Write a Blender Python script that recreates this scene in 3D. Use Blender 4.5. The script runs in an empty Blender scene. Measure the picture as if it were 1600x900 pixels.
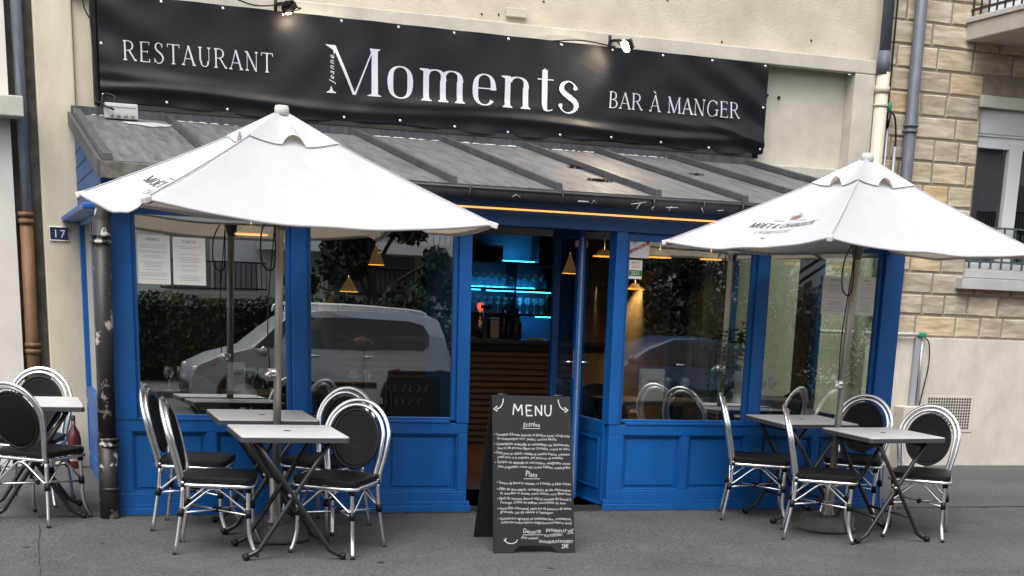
import bpy, bmesh, math, random
from mathutils import Vector, Matrix
random.seed(7)
PI = math.pi
scene = bpy.context.scene
COL = scene.collection

# ------------------------------------------------------------ camera
cam_d = bpy.data.cameras.new('camera'); cam = bpy.data.objects.new('camera', cam_d); COL.objects.link(cam)
right = Vector((0.9390337, -0.34161113, 0.03895583))
down = Vector((-0.05923177, -0.27233575, -0.96037745))
fwd = Vector((0.33868469, 0.89951936, -0.27596668))
mw = Matrix.Identity(4)
for i in range(3):
    mw[i][0] = right[i]; mw[i][1] = -down[i]; mw[i][2] = -fwd[i]
mw[0][3], mw[1][3], mw[2][3] = -.752, -10.5, 1.514
cam.matrix_world = mw
cam_d.sensor_width = 36; cam_d.lens = 2374.33 / 1600 * 36
cam_d.shift_x = (800 - 872.85) / 1600; cam_d.shift_y = (1145.08 - 450) / 1600
cam_d.clip_end = 500; cam_d.clip_start = .05
scene.camera = cam
# ------------------------------------------------------------ world and sun (overcast)
SUN_EL, SUN_AZ = math.radians(58), math.radians(212)
w = bpy.data.worlds.new('World'); scene.world = w; w.use_nodes = True
nt = w.node_tree; bg = nt.nodes['Background']
sky = nt.nodes.new('ShaderNodeTexSky'); sky.sky_type = 'NISHITA'; sky.sun_disc = False
sky.sun_elevation = SUN_EL; sky.sun_rotation = SUN_AZ; sky.air_density = 1.0; sky.dust_density = 4.0; sky.ozone_density = 1
hs = nt.nodes.new('ShaderNodeHueSaturation'); hs.inputs['Saturation'].default_value = .28
nt.links.new(sky.outputs[0], hs.inputs['Color']); nt.links.new(hs.outputs[0], bg.inputs['Color'])
bg.inputs['Strength'].default_value = .15
sd = bpy.data.lights.new('sun', 'SUN'); sd.energy = 1.0; sd.angle = math.radians(45); sd.color = (1, .975, .94)
so = bpy.data.objects.new('sun', sd); COL.objects.link(so)
_v = Vector((math.sin(SUN_AZ) * math.cos(SUN_EL), math.cos(SUN_AZ) * math.cos(SUN_EL), math.sin(SUN_EL)))
so.rotation_euler = _v.to_track_quat('Z', 'Y').to_euler()
scene.view_settings.view_transform = 'Standard'; scene.view_settings.look = 'None'
scene.view_settings.exposure = 0.98; scene.view_settings.gamma = 1
scene.view_settings.use_curve_mapping = False
scene.cycles.max_bounces = 10; scene.cycles.transparent_max_bounces = 12
scene.cycles.use_denoising = True
scene.cycles.caustics_reflective = False; scene.cycles.caustics_refractive = False

# ------------------------------------------------------------ materials
MATS = {}
def mat(name, col, rough=.6, metal=0, var=0, vscale=3, bump=0, bscale=40, dark=None, spec=.5, stretch=None, tint=None):
    if name in MATS: return MATS[name]
    m = bpy.data.materials.new(name); m.use_nodes = True; MATS[name] = m
    t = m.node_tree; b = t.nodes['Principled BSDF']
    b.inputs['Base Color'].default_value = (*col, 1); b.inputs['Roughness'].default_value = rough
    b.inputs['Metallic'].default_value = metal; b.inputs['Specular IOR Level'].default_value = spec
    tc = t.nodes.new('ShaderNodeTexCoord'); src = tc.outputs['Object']
    if stretch:
        mp = t.nodes.new('ShaderNodeMapping'); mp.inputs['Scale'].default_value = stretch
        t.links.new(src, mp.inputs[0]); src = mp.outputs[0]
    if var:
        n = t.nodes.new('ShaderNodeTexNoise'); n.inputs['Scale'].default_value = vscale; n.inputs['Detail'].default_value = 8
        n.inputs['Roughness'].default_value = .65
        t.links.new(src, n.inputs['Vector'])
        r = t.nodes.new('ShaderNodeValToRGB'); r.color_ramp.elements[0].position = .32; r.color_ramp.elements[1].position = .68
        dk = dark or tuple(c * (1 - var) for c in col)
        hi = tint or tuple(min(1, c * (1 + var * .45)) for c in col)
        r.color_ramp.elements[0].color = (*dk, 1); r.color_ramp.elements[1].color = (*hi, 1)
        t.links.new(n.outputs['Fac'], r.inputs[0]); t.links.new(r.outputs[0], b.inputs['Base Color'])
        rr = t.nodes.new('ShaderNodeMapRange'); rr.inputs['To Min'].default_value = min(1, rough * 1.15); rr.inputs['To Max'].default_value = rough * .85
        t.links.new(n.outputs['Fac'], rr.inputs['Value']); t.links.new(rr.outputs[0], b.inputs['Roughness'])
    if bump:
        n2 = t.nodes.new('ShaderNodeTexNoise'); n2.inputs['Scale'].default_value = bscale; n2.inputs['Detail'].default_value = 6
        t.links.new(src, n2.inputs['Vector'])
        bp = t.nodes.new('ShaderNodeBump'); bp.inputs['Strength'].default_value = bump; bp.inputs['Distance'].default_value = .01
        t.links.new(n2.outputs['Fac'], bp.inputs['Height']); t.links.new(bp.outputs[0], b.inputs['Normal'])
    return m
def emis(name, col, st):
    if name in MATS: return MATS[name]
    m = bpy.data.materials.new(name); m.use_nodes = True; MATS[name] = m
    b = m.node_tree.nodes['Principled BSDF']
    b.inputs['Base Color'].default_value = (*col, 1)
    b.inputs['Emission Color'].default_value = (*col, 1); b.inputs['Emission Strength'].default_value = st
    return m
def glass(name, tint, base=.16, gain=1.0):
    m = bpy.data.materials.new(name); m.use_nodes = True; MATS[name] = m
    t = m.node_tree; t.nodes.clear()
    o = t.nodes.new('ShaderNodeOutputMaterial'); mx = t.nodes.new('ShaderNodeMixShader')
    tr = t.nodes.new('ShaderNodeBsdfTransparent'); tr.inputs[0].default_value = (*tint, 1)
    gl = t.nodes.new('ShaderNodeBsdfGlossy'); gl.inputs['Roughness'].default_value = 0.0; gl.inputs['Color'].default_value = (.95, 1, .98, 1)
    fr = t.nodes.new('ShaderNodeFresnel'); ge = t.nodes.new('ShaderNodeNewGeometry'); io = t.nodes.new('ShaderNodeMath'); io.operation = 'MULTIPLY_ADD'; io.inputs[1].default_value = 1 / 1.5 - 1.5; io.inputs[2].default_value = 1.5
    t.links.new(ge.outputs['Backfacing'], io.inputs[0]); t.links.new(io.outputs[0], fr.inputs['IOR'])
    ma = t.nodes.new('ShaderNodeMath'); ma.operation = 'MULTIPLY_ADD'; ma.inputs[1].default_value = gain; ma.inputs[2].default_value = base; ma.use_clamp = True
    n = t.nodes.new('ShaderNodeTexNoise'); n.inputs['Scale'].default_value = 1.1; n.inputs['Detail'].default_value = 1
    tc = t.nodes.new('ShaderNodeTexCoord'); t.links.new(tc.outputs['Object'], n.inputs['Vector'])
    bp = t.nodes.new('ShaderNodeBump'); bp.inputs['Strength'].default_value = .06; bp.inputs['Distance'].default_value = .012
    t.links.new(n.outputs['Fac'], bp.inputs['Height']); t.links.new(bp.outputs[0], gl.inputs['Normal'])
    t.links.new(fr.outputs[0], ma.inputs[0]); t.links.new(ma.outputs[0], mx.inputs[0])
    t.links.new(tr.outputs[0], mx.inputs[1]); t.links.new(gl.outputs[0], mx.inputs[2]); t.links.new(mx.outputs[0], o.inputs[0])
    return m
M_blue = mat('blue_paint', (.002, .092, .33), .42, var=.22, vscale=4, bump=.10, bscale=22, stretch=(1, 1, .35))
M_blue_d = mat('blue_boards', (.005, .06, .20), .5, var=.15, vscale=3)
M_glass = glass('window_glass', (.92, .97, .94), .36, 1.8)
M_dglass = glass('door_glass', (.80, .87, .84), .09, 2)
M_sglass = glass('side_glass', (.78, .92, .79), .05, 1.4)
M_chrome = mat('polished_aluminium', (.82, .82, .83), .25, 1, var=.08, vscale=3)
M_black = mat('black_weave', (.004, .004, .005), .5, var=.2, vscale=30, bump=.5, bscale=260, spec=.22)
M_blackp = mat('black_plastic', (.008, .008, .009), .5, spec=.3)
M_bmetal = mat('black_metal', (.018, .018, .02), .34, bump=.03)
M_lam = mat('pale_laminate', (.56, .55, .55), .38, var=.06, vscale=5)
M_edge = mat('grey_edge', (.05, .05, .055), .5)
M_zinc = mat('weathered_zinc', (.10, .099, .105), .55, 0.1, var=.42, vscale=2.6, bump=.15, bscale=25, stretch=(7, .8, 1), tint=(.175, .17, .175))
M_zincd = mat('dark_zinc', (.075, .08, .088), .5, .3, var=.35, vscale=6, bump=.05)
M_zincl = mat('zinc_flashing', (.07, .075, .085), .45, .3, var=.5, vscale=7, stretch=(3, 1, .6))
M_banner = None
M_white = mat('white_paint', (.78, .78, .8), .5)
M_letter = mat('white_vinyl', (.50, .53, .58), .5)
M_chalk = mat('chalk', (.55, .55, .54), .9, var=.3, vscale=40)
M_cream = mat('cream_render', (.52, .47, .36), .85, var=.22, vscale=1.6, bump=.25, bscale=70, stretch=(2, 2, .6))
M_cream2 = mat('cream_plinth', (.57, .53, .46), .85, var=.22, vscale=2.2, bump=.3, bscale=60, stretch=(1.5, 1, 1))
M_sand = mat('sand_render', (.52, .465, .365), .9, var=.3, vscale=1.6, bump=.4, bscale=60, dark=(.40, .355, .285))
M_conc = mat('concrete_band', (.48, .455, .385), .85, var=.22, vscale=3, bump=.25, bscale=60)
M_recess = mat('recess_render', (.50, .475, .40), .88, var=.22, vscale=2, bump=.3, bscale=60)
M_wood = mat('wood_slat', (.10, .058, .035), .5, var=.35, vscale=4, stretch=(1, 6, 12))
M_woodfl = mat('wood_floor', (.09, .05, .03), .4, var=.3, vscale=3, stretch=(1, 8, 1))
M_int = mat('dark_interior', (.05, .047, .043), .8, var=.2)
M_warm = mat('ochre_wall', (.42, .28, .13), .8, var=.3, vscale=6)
M_paper = mat('paper', (.74, .74, .70), .8)
M_ink = mat('ink', (.08, .08, .09), .8)
M_skin = mat('skin', (.45, .26, .19), .55)
M_red = mat('red_print', (.45, .03, .04), .6)
M_green = mat('green_print', (.03, .16, .03), .6)
M_brass = mat('brass', (.45, .28, .08), .4, .6)
M_pvc = mat('cream_pipe', (.50, .46, .37), .5, var=.1)
M_gpipe = mat('grey_pipe', (.10, .112, .135), .55, var=.25, vscale=6, stretch=(4, 4, 1))
M_gleaf = [mat('leaf_%s' % k, c, .6, var=.3, vscale=9) for k, c in (('dark', (.014, .04, .014)), ('mid', (.03, .075, .022)), ('light', (.055, .11, .03)))]

def node_asphalt():
    m = bpy.data.materials.new('asphalt'); m.use_nodes = True; t = m.node_tree; b = t.nodes['Principled BSDF']
    tc = t.nodes.new('ShaderNodeTexCoord')
    def noise(s, d=4, r=.6):
        n = t.nodes.new('ShaderNodeTexNoise'); n.inputs['Scale'].default_value = s; n.inputs['Detail'].default_value = d; n.inputs['Roughness'].default_value = r
        t.links.new(tc.outputs['Object'], n.inputs['Vector']); return n
    n1, n2, n3 = noise(60, 3, .9), noise(1.3, 7), noise(9, 8, .8)
    r1 = t.nodes.new('ShaderNodeValToRGB'); r1.color_ramp.elements[0].position = .35; r1.color_ramp.elements[1].position = .72
    r1.color_ramp.elements[0].color = (.030, .029, .029, 1); r1.color_ramp.elements[1].color = (.150, .145, .142, 1)
    t.links.new(n1.outputs['Fac'], r1.inputs[0])
    r2 = t.nodes.new('ShaderNodeValToRGB'); r2.color_ramp.elements[0].position = .38; r2.color_ramp.elements[1].position = .62
    r2.color_ramp.elements[0].color = (.72, .71, .72, 1); r2.color_ramp.elements[1].color = (1.14, 1.12, 1.09, 1)
    ad = t.nodes.new('ShaderNodeMath'); ad.operation = 'MULTIPLY_ADD'; ad.inputs[1].default_value = .6
    mm = t.nodes.new('ShaderNodeMath'); mm.operation = 'MULTIPLY'; mm.inputs[1].default_value = .4
    t.links.new(n3.outputs['Fac'], mm.inputs[0]); t.links.new(n2.outputs['Fac'], ad.inputs[0]); t.links.new(mm.outputs[0], ad.inputs[2])
    t.links.new(ad.outputs[0], r2.inputs[0])
    mx = t.nodes.new('ShaderNodeMix'); mx.data_type = 'RGBA'; mx.blend_type = 'MULTIPLY'; mx.inputs['Factor'].default_value = 1
    t.links.new(r1.outputs[0], mx.inputs['A']); t.links.new(r2.outputs[0], mx.inputs['B'])
    # pale grit specks
    v = t.nodes.new('ShaderNodeTexVoronoi'); v.inputs['Scale'].default_value = 42; t.links.new(tc.outputs['Object'], v.inputs['Vector'])
    lt = t.nodes.new('ShaderNodeMath'); lt.operation = 'LESS_THAN'; lt.inputs[1].default_value = .09; t.links.new(v.outputs['Distance'], lt.inputs[0])
    mu = t.nodes.new('ShaderNodeMath'); mu.operation = 'MULTIPLY'; mu.inputs[1].default_value = .5; t.links.new(lt.outputs[0], mu.inputs[0])
    mx2 = t.nodes.new('ShaderNodeMix'); mx2.data_type = 'RGBA'; t.links.new(mu.outputs[0], mx2.inputs['Factor'])
    t.links.new(mx.outputs['Result'], mx2.inputs['A']); mx2.inputs['B'].default_value = (.24, .235, .22, 1)
    t.links.new(mx2.outputs['Result'], b.inputs['Base Color']); b.inputs['Roughness'].default_value = .85
    bp = t.nodes.new('ShaderNodeBump'); bp.inputs['Strength'].default_value = .55; bp.inputs['Distance'].default_value = .006
    t.links.new(n1.outputs['Fac'], bp.inputs['Height']); t.links.new(bp.outputs[0], b.inputs['Normal'])
    return m
M_asph = node_asphalt()

def node_banner():
    m = bpy.data.materials.new('banner_vinyl'); m.use_nodes = True; t = m.node_tree; b = t.nodes['Principled BSDF']
    b.inputs['Base Color'].default_value = (.006, .007, .011, 1); b.inputs['Roughness'].default_value = .47; b.inputs['Specular IOR Level'].default_value = .30
    tc = t.nodes.new('ShaderNodeTexCoord'); n = t.nodes.new('ShaderNodeTexNoise'); n.inputs['Scale'].default_value = 3.5; n.inputs['Detail'].default_value = 3
    n.inputs['Distortion'].default_value = 1.2
    t.links.new(tc.outputs['Object'], n.inputs['Vector'])
    bp = t.nodes.new('ShaderNodeBump'); bp.inputs['Strength'].default_value = .12; bp.inputs['Distance'].default_value = .03
    t.links.new(n.outputs['Fac'], bp.inputs['Height']); t.links.new(bp.outputs[0], b.inputs['Normal'])
    return m
M_banner = node_banner()

def node_canvas():
    m = bpy.data.materials.new('white_canvas'); m.use_nodes = True; t = m.node_tree; b = t.nodes['Principled BSDF']; o = t.nodes['Material Output']
    b.inputs['Base Color'].default_value = (.6, .6, .62, 1); b.inputs['Roughness'].default_value = .85
    tl = t.nodes.new('ShaderNodeBsdfTranslucent'); tl.inputs[0].default_value = (.85, .68, .50, 1)
    mx = t.nodes.new('ShaderNodeMixShader'); mx.inputs[0].default_value = .2
    tc = t.nodes.new('ShaderNodeTexCoord'); n = t.nodes.new('ShaderNodeTexNoise'); n.inputs['Scale'].default_value = 7; n.inputs['Detail'].default_value = 6; n.inputs['Distortion'].default_value = .8
    t.links.new(tc.outputs['Object'], n.inputs['Vector'])
    r = t.nodes.new('ShaderNodeValToRGB'); r.color_ramp.elements[0].color = (.50, .507, .54, 1); r.color_ramp.elements[1].color = (.535, .543, .575, 1)
    r.color_ramp.elements[0].position = .3; r.color_ramp.elements[1].position = .6
    t.links.new(n.outputs['Fac'], r.inputs[0]); t.links.new(r.outputs[0], b.inputs['Base Color'])
    bp = t.nodes.new('ShaderNodeBump'); bp.inputs['Strength'].default_value = .15; bp.inputs['Distance'].default_value = .02
    t.links.new(n.outputs['Fac'], bp.inputs['Height']); t.links.new(bp.outputs[0], b.inputs['Normal'])
    t.links.new(b.outputs[0], mx.inputs[1]); t.links.new(tl.outputs[0], mx.inputs[2]); t.links.new(mx.outputs[0], o.inputs[0])
    return m
M_canvas = node_canvas()

def node_stone():
    m = bpy.data.materials.new('limestone_block'); m.use_nodes = True; t = m.node_tree; b = t.nodes['Principled BSDF']
    a = t.nodes.new('ShaderNodeAttribute'); a.attribute_name = 'tone'; a.attribute_type = 'GEOMETRY'
    tc = t.nodes.new('ShaderNodeTexCoord'); mp = t.nodes.new('ShaderNodeMapping'); mp.inputs['Scale'].default_value = (1.2, 1, 6)
    t.links.new(tc.outputs['Object'], mp.inputs[0])
    ofs = t.nodes.new('ShaderNodeVectorMath'); ofs.operation = 'ADD'; t.links.new(mp.outputs[0], ofs.inputs[0])
    sc = t.nodes.new('ShaderNodeVectorMath'); sc.operation = 'SCALE'; sc.inputs['Scale'].default_value = 37; t.links.new(a.outputs['Color'], sc.inputs[0])
    t.links.new(sc.outputs[0], ofs.inputs[1])
    n = t.nodes.new('ShaderNodeTexNoise'); n.inputs['Scale'].default_value = 3; n.inputs['Detail'].default_value = 7; n.inputs['Roughness'].default_value = .62; n.inputs['Distortion'].default_value = .5
    t.links.new(ofs.outputs[0], n.inputs['Vector'])
    r = t.nodes.new('ShaderNodeValToRGB'); e = r.color_ramp.elements
    e[0].position = .3; e[0].color = (.29, .245, .18, 1); e[1].position = .68; e[1].color = (.60, .55, .46, 1)
    x = e.new(.5); x.color = (.44, .38, .285, 1)
    t.links.new(n.outputs['Fac'], r.inputs[0])
    mx = t.nodes.new('ShaderNodeMix'); mx.data_type = 'RGBA'; mx.blend_type = 'MULTIPLY'; mx.inputs['Factor'].default_value = 1
    r2 = t.nodes.new('ShaderNodeValToRGB'); f = r2.color_ramp.elements
    f[0].position = 0; f[0].color = (.82, .80, .80, 1); f[1].position = 1; f[1].color = (1.10, .93, .68, 1)
    y = f.new(.45); y.color = (1.0, .98, .95, 1); y = f.new(.85); y.color = (1.06, 1.0, .9, 1)
    sp = t.nodes.new('ShaderNodeSeparateColor'); t.links.new(a.outputs['Color'], sp.inputs[0]); t.links.new(sp.outputs[0], r2.inputs[0])
    t.links.new(r.outputs[0], mx.inputs['A']); t.links.new(r2.outputs[0], mx.inputs['B'])
    t.links.new(mx.outputs['Result'], b.inputs['Base Color']); b.inputs['Roughness'].default_value = .9
    bp = t.nodes.new('ShaderNodeBump'); bp.inputs['Strength'].default_value = .5; bp.inputs['Distance'].default_value = .012
    t.links.new(n.outputs['Fac'], bp.inputs['Height']); t.links.new(bp.outputs[0], b.inputs['Normal'])
    return m
M_stone = node_stone()
M_mortar = mat('mortar', (.26, .22, .175), .95, var=.3, vscale=8, bump=.4)

def node_peel():
    m = bpy.data.materials.new('peeling_black_paint'); m.use_nodes = True; t = m.node_tree; b = t.nodes['Principled BSDF']
    tc = t.nodes.new('ShaderNodeTexCoord'); n = t.nodes.new('ShaderNodeTexNoise'); n.inputs['Scale'].default_value = 7; n.inputs['Detail'].default_value = 8; n.inputs['Roughness'].default_value = .7
    t.links.new(tc.outputs['Object'], n.inputs['Vector'])
    r = t.nodes.new('ShaderNodeValToRGB'); e = r.color_ramp.elements; e[0].position = .565; e[0].color = (.022, .019, .018, 1); e[1].position = .59; e[1].color = (.42, .38, .35, 1)
    t.links.new(n.outputs['Fac'], r.inputs[0]); t.links.new(r.outputs[0], b.inputs['Base Color']); b.inputs['Roughness'].default_value = .5
    return m
M_peel = node_peel()

# ------------------------------------------------------------ mesh helpers
class MB:
    def __init__(s): s.v = []; s.f = []; s.sm = []
    def add(s, vs, fs, smooth=False):
        o = len(s.v); s.v += [tuple(v) for v in vs]; s.f += [tuple(i + o for i in f) for f in fs]; s.sm += [smooth] * len(fs); return s
    def box(s, x0, x1, y0, y1, z0, z1):
        vs = [(x, y, z) for x in (x0, x1) for y in (y0, y1) for z in (z0, z1)]
        return s.add(vs, [(0, 1, 3, 2), (4, 6, 7, 5), (0, 4, 5, 1), (2, 3, 7, 6), (0, 2, 6, 4), (1, 5, 7, 3)])
    def pane(s, x0, x1, y, z0, z1): return s.add([(x0, y, z0), (x1, y, z0), (x1, y, z1), (x0, y, z1)], [(0, 1, 2, 3)])
    def panex(s, x, y0, y1, z0, z1): return s.add([(x, y0, z0), (x, y1, z0), (x, y1, z1), (x, y0, z1)], [(0, 1, 2, 3)])
    def cbox(s, c, d, rz=0):
        m = Matrix.Rotation(rz, 3, 'Z'); vs = []
        for x in (-1, 1):
            for y in (-1, 1):
                for z in (-1, 1): vs.append(Vector(c) + m @ Vector((x * d[0] / 2, y * d[1] / 2, z * d[2] / 2)))
        return s.add(vs, [(0, 1, 3, 2), (4, 6, 7, 5), (0, 4, 5, 1), (2, 3, 7, 6), (0, 2, 6, 4), (1, 5, 7, 3)])
    def bar(s, a, b, w, h):   # rectangular bar a->b, w sideways, h up
        a, b = Vector(a), Vector(b); d = (b - a).normalized(); up = Vector((0, 0, 1)) if abs(d.z) < .95 else Vector((0, 1, 0))
        x = d.cross(up).normalized(); u = x.cross(d).normalized(); vs = []
        for p in (a, b):
            for i, j in ((-1, -1), (1, -1), (1, 1), (-1, 1)): vs.append(p + x * i * w / 2 + u * j * h / 2)
        return s.add(vs, [(0, 3, 2, 1), (4, 5, 6, 7), (0, 1, 5, 4), (1, 2, 6, 5), (2, 3, 7, 6), (3, 0, 4, 7)])
    def tube(s, pts, r, seg=10, sub=0, closed=False, cap=True):
        P = [Vector(p) for p in pts]; n = len(P)
        if sub:
            Q = []
            rng = range(n if closed else n - 1)
            for i in rng:
                p0 = P[(i - 1) % n] if (closed or i > 0) else P[0] * 2 - P[1]
                p1 = P[i]; p2 = P[(i + 1) % n]
                p3 = P[(i + 2) % n] if (closed or i + 2 < n) else P[-1] * 2 - P[-2]
                for k in range(sub):
                    u = k / sub
                    Q.append(.5 * ((2 * p1) + (p2 - p0) * u + (2 * p0 - 5 * p1 + 4 * p2 - p3) * u * u + (3 * p1 - p0 - 3 * p2 + p3) * u ** 3))
            if not closed: Q.append(P[-1])
            P = Q; n = len(P)
        rs = r if isinstance(r, (list, tuple)) else None
        up = None; vs = []
        for i in range(n):
            if closed: d = (P[(i + 1) % n] - P[i - 1])
            else: d = P[min(i + 1, n - 1)] - P[max(i - 1, 0)]
            d.normalize()
            if up is None:
                up = Vector((0, 0, 1)) if abs(d.z) < .9 else Vector((1, 0, 0))
            x = d.cross(up).normalized(); up = x.cross(d).normalized()
            ri = r if rs is None else rs[0] + (rs[-1] - rs[0]) * i / (n - 1)
            for k in range(seg):
                a = 2 * PI * k / seg; vs.append(P[i] + x * math.cos(a) * ri + up * math.sin(a) * ri)
        fs = []
        for i in range(n if closed else n - 1):
            for k in range(seg):
                a = i * seg + k; b = i * seg + (k + 1) % seg; j = (i + 1) % n
                fs.append((a, b, j * seg + (k + 1) % seg, j * seg + k))
        s.add(vs, fs, True)
        if cap and not closed:
            o = len(s.v) - len(vs)
            s.f += [tuple(o + k for k in range(seg))[::-1], tuple(o + (n - 1) * seg + k for k in range(seg))]; s.sm += [False] * 2
        return s
    def lathe(s, prof, c=(0, 0, 0), seg=32, smooth=True):
        vs = []; n = len(prof)
        for r, z in prof:
            for k in range(seg):
                a = 2 * PI * k / seg; vs.append((c[0] + r * math.cos(a), c[1] + r * math.sin(a), c[2] + z))
        fs = [(i * seg + k, i * seg + (k + 1) % seg, (i + 1) * seg + (k + 1) % seg, (i + 1) * seg + k) for i in range(n - 1) for k in range(seg)]
        return s.add(vs, fs, smooth)
    def prism(s, poly, y0, y1):   # polygon in XZ, extruded along Y
        n = len(poly); vs = [(x, y0, z) for x, z in poly] + [(x, y1, z) for x, z in poly]
        return s.add(vs, [tuple(range(n)), tuple(range(2 * n - 1, n - 1, -1))] + [(i, i + n, (i + 1) % n + n, (i + 1) % n) for i in range(n)])
    def slab(s, poly, z0, z1):
        n = len(poly); vs = [(x, y, z0) for x, y in poly] + [(x, y, z1) for x, y in poly]
        return s.add(vs, [tuple(range(n))[::-1], tuple(range(n, 2 * n))] + [(i, (i + 1) % n, (i + 1) % n + n, i + n) for i in range(n)])
    def xf(s, m):
        s.v = [tuple(m @ Vector(v)) for v in s.v]; return s
    def build(s, name, m, parent=None, bev=0, fix=True):
        me = bpy.data.meshes.new(name); me.from_pydata(s.v, [], s.f)
        me.polygons.foreach_set('use_smooth', s.sm)
        if fix:
            b = bmesh.new(); b.from_mesh(me); bmesh.ops.recalc_face_normals(b, faces=b.faces); b.to_mesh(me); b.free()
        o = bpy.data.objects.new(name, me); COL.objects.link(o); me.materials.append(m)
        if parent is not None: o.parent = parent
        if bev:
            q = o.modifiers.new('bevel', 'BEVEL'); q.width = bev; q.segments = 2; q.limit_method = 'ANGLE'; q.angle_limit = math.radians(40)
        return o
def tag(o, label, cat, group=None):
    o['label'] = label; o['category'] = cat
    if group: o['group'] = group
    return o
def thing(name, label, cat, loc=(0, 0, 0), group=None):
    o = bpy.data.objects.new(name, None); COL.objects.link(o); o.location = loc; o.empty_display_size = .1
    return tag(o, label, cat, group)
def struct(name, mb, m):
    o = mb.build(name, m); o['kind'] = 'structure'; return o
def dup(root, loc, rot, label, group=None):
    r = root.copy(); COL.objects.link(r); r.location = loc; r.rotation_euler = rot; r['label'] = label
    if group: r['group'] = group
    for ch in list(root.children):
        c = ch.copy(); COL.objects.link(c); c.parent = r
        for g in ch.children:
            d = g.copy(); COL.objects.link(d); d.parent = c
    return r
SL = .03
def gz(y): return SL * y if y < 0 else 0.0
def tilt(rz):   # stand level with the sloping pavement
    return (Matrix.Rotation(math.atan(SL), 4, 'X') @ Matrix.Rotation(rz, 4, 'Z')).to_euler()

# ------------------------------------------------------------ lettering
def text_mb(body, size, italic=0, spacing=1, align='CENTER'):
    cu = bpy.data.curves.new('t', 'FONT'); cu.body = body; cu.size = size; cu.shear = italic; cu.space_character = spacing
    cu.align_x = align; cu.resolution_u = 3
    ob = bpy.data.objects.new('t', cu); me = bpy.data.meshes.new_from_object(ob)
    mb = MB(); mb.add([tuple(v.co) for v in me.vertices], [tuple(p.vertices) for p in me.polygons])
    bpy.data.objects.remove(ob); bpy.data.curves.remove(cu); bpy.data.meshes.remove(me)
    return mb      # lies in XY, z = 0
class Pen:
    """draws letters as strokes in a plane (x, y), every stroke a hair above the last"""
    def __init__(s): s.v = []; s.f = []; s.n = 0
    def ribbon(s, pts, ws):
        n = len(pts); o = len(s.v); s.n += 1; z = s.n * .00012
        for i in range(n):
            a = Vector(pts[max(i - 1, 0)]); b = Vector(pts[min(i + 1, n - 1)]); d = (b - a)
            d = d.normalized() if d.length > 0 else Vector((1, 0)); q = Vector((-d.y, d.x)) * ws[i] / 2; p = Vector(pts[i])
            s.v += [(p.x + q.x, p.y + q.y, z), (p.x - q.x, p.y - q.y, z)]
        s.f += [(o + 2 * i, o + 2 * i + 1, o + 2 * i + 3, o + 2 * i + 2) for i in range(n - 1)]
    def poly(s, pts):
        s.n += 1; o = len(s.v); z = s.n * .00012
        s.v += [(x, y, z) for x, y in pts]; s.f.append(tuple(range(o, o + len(pts))))
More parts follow.
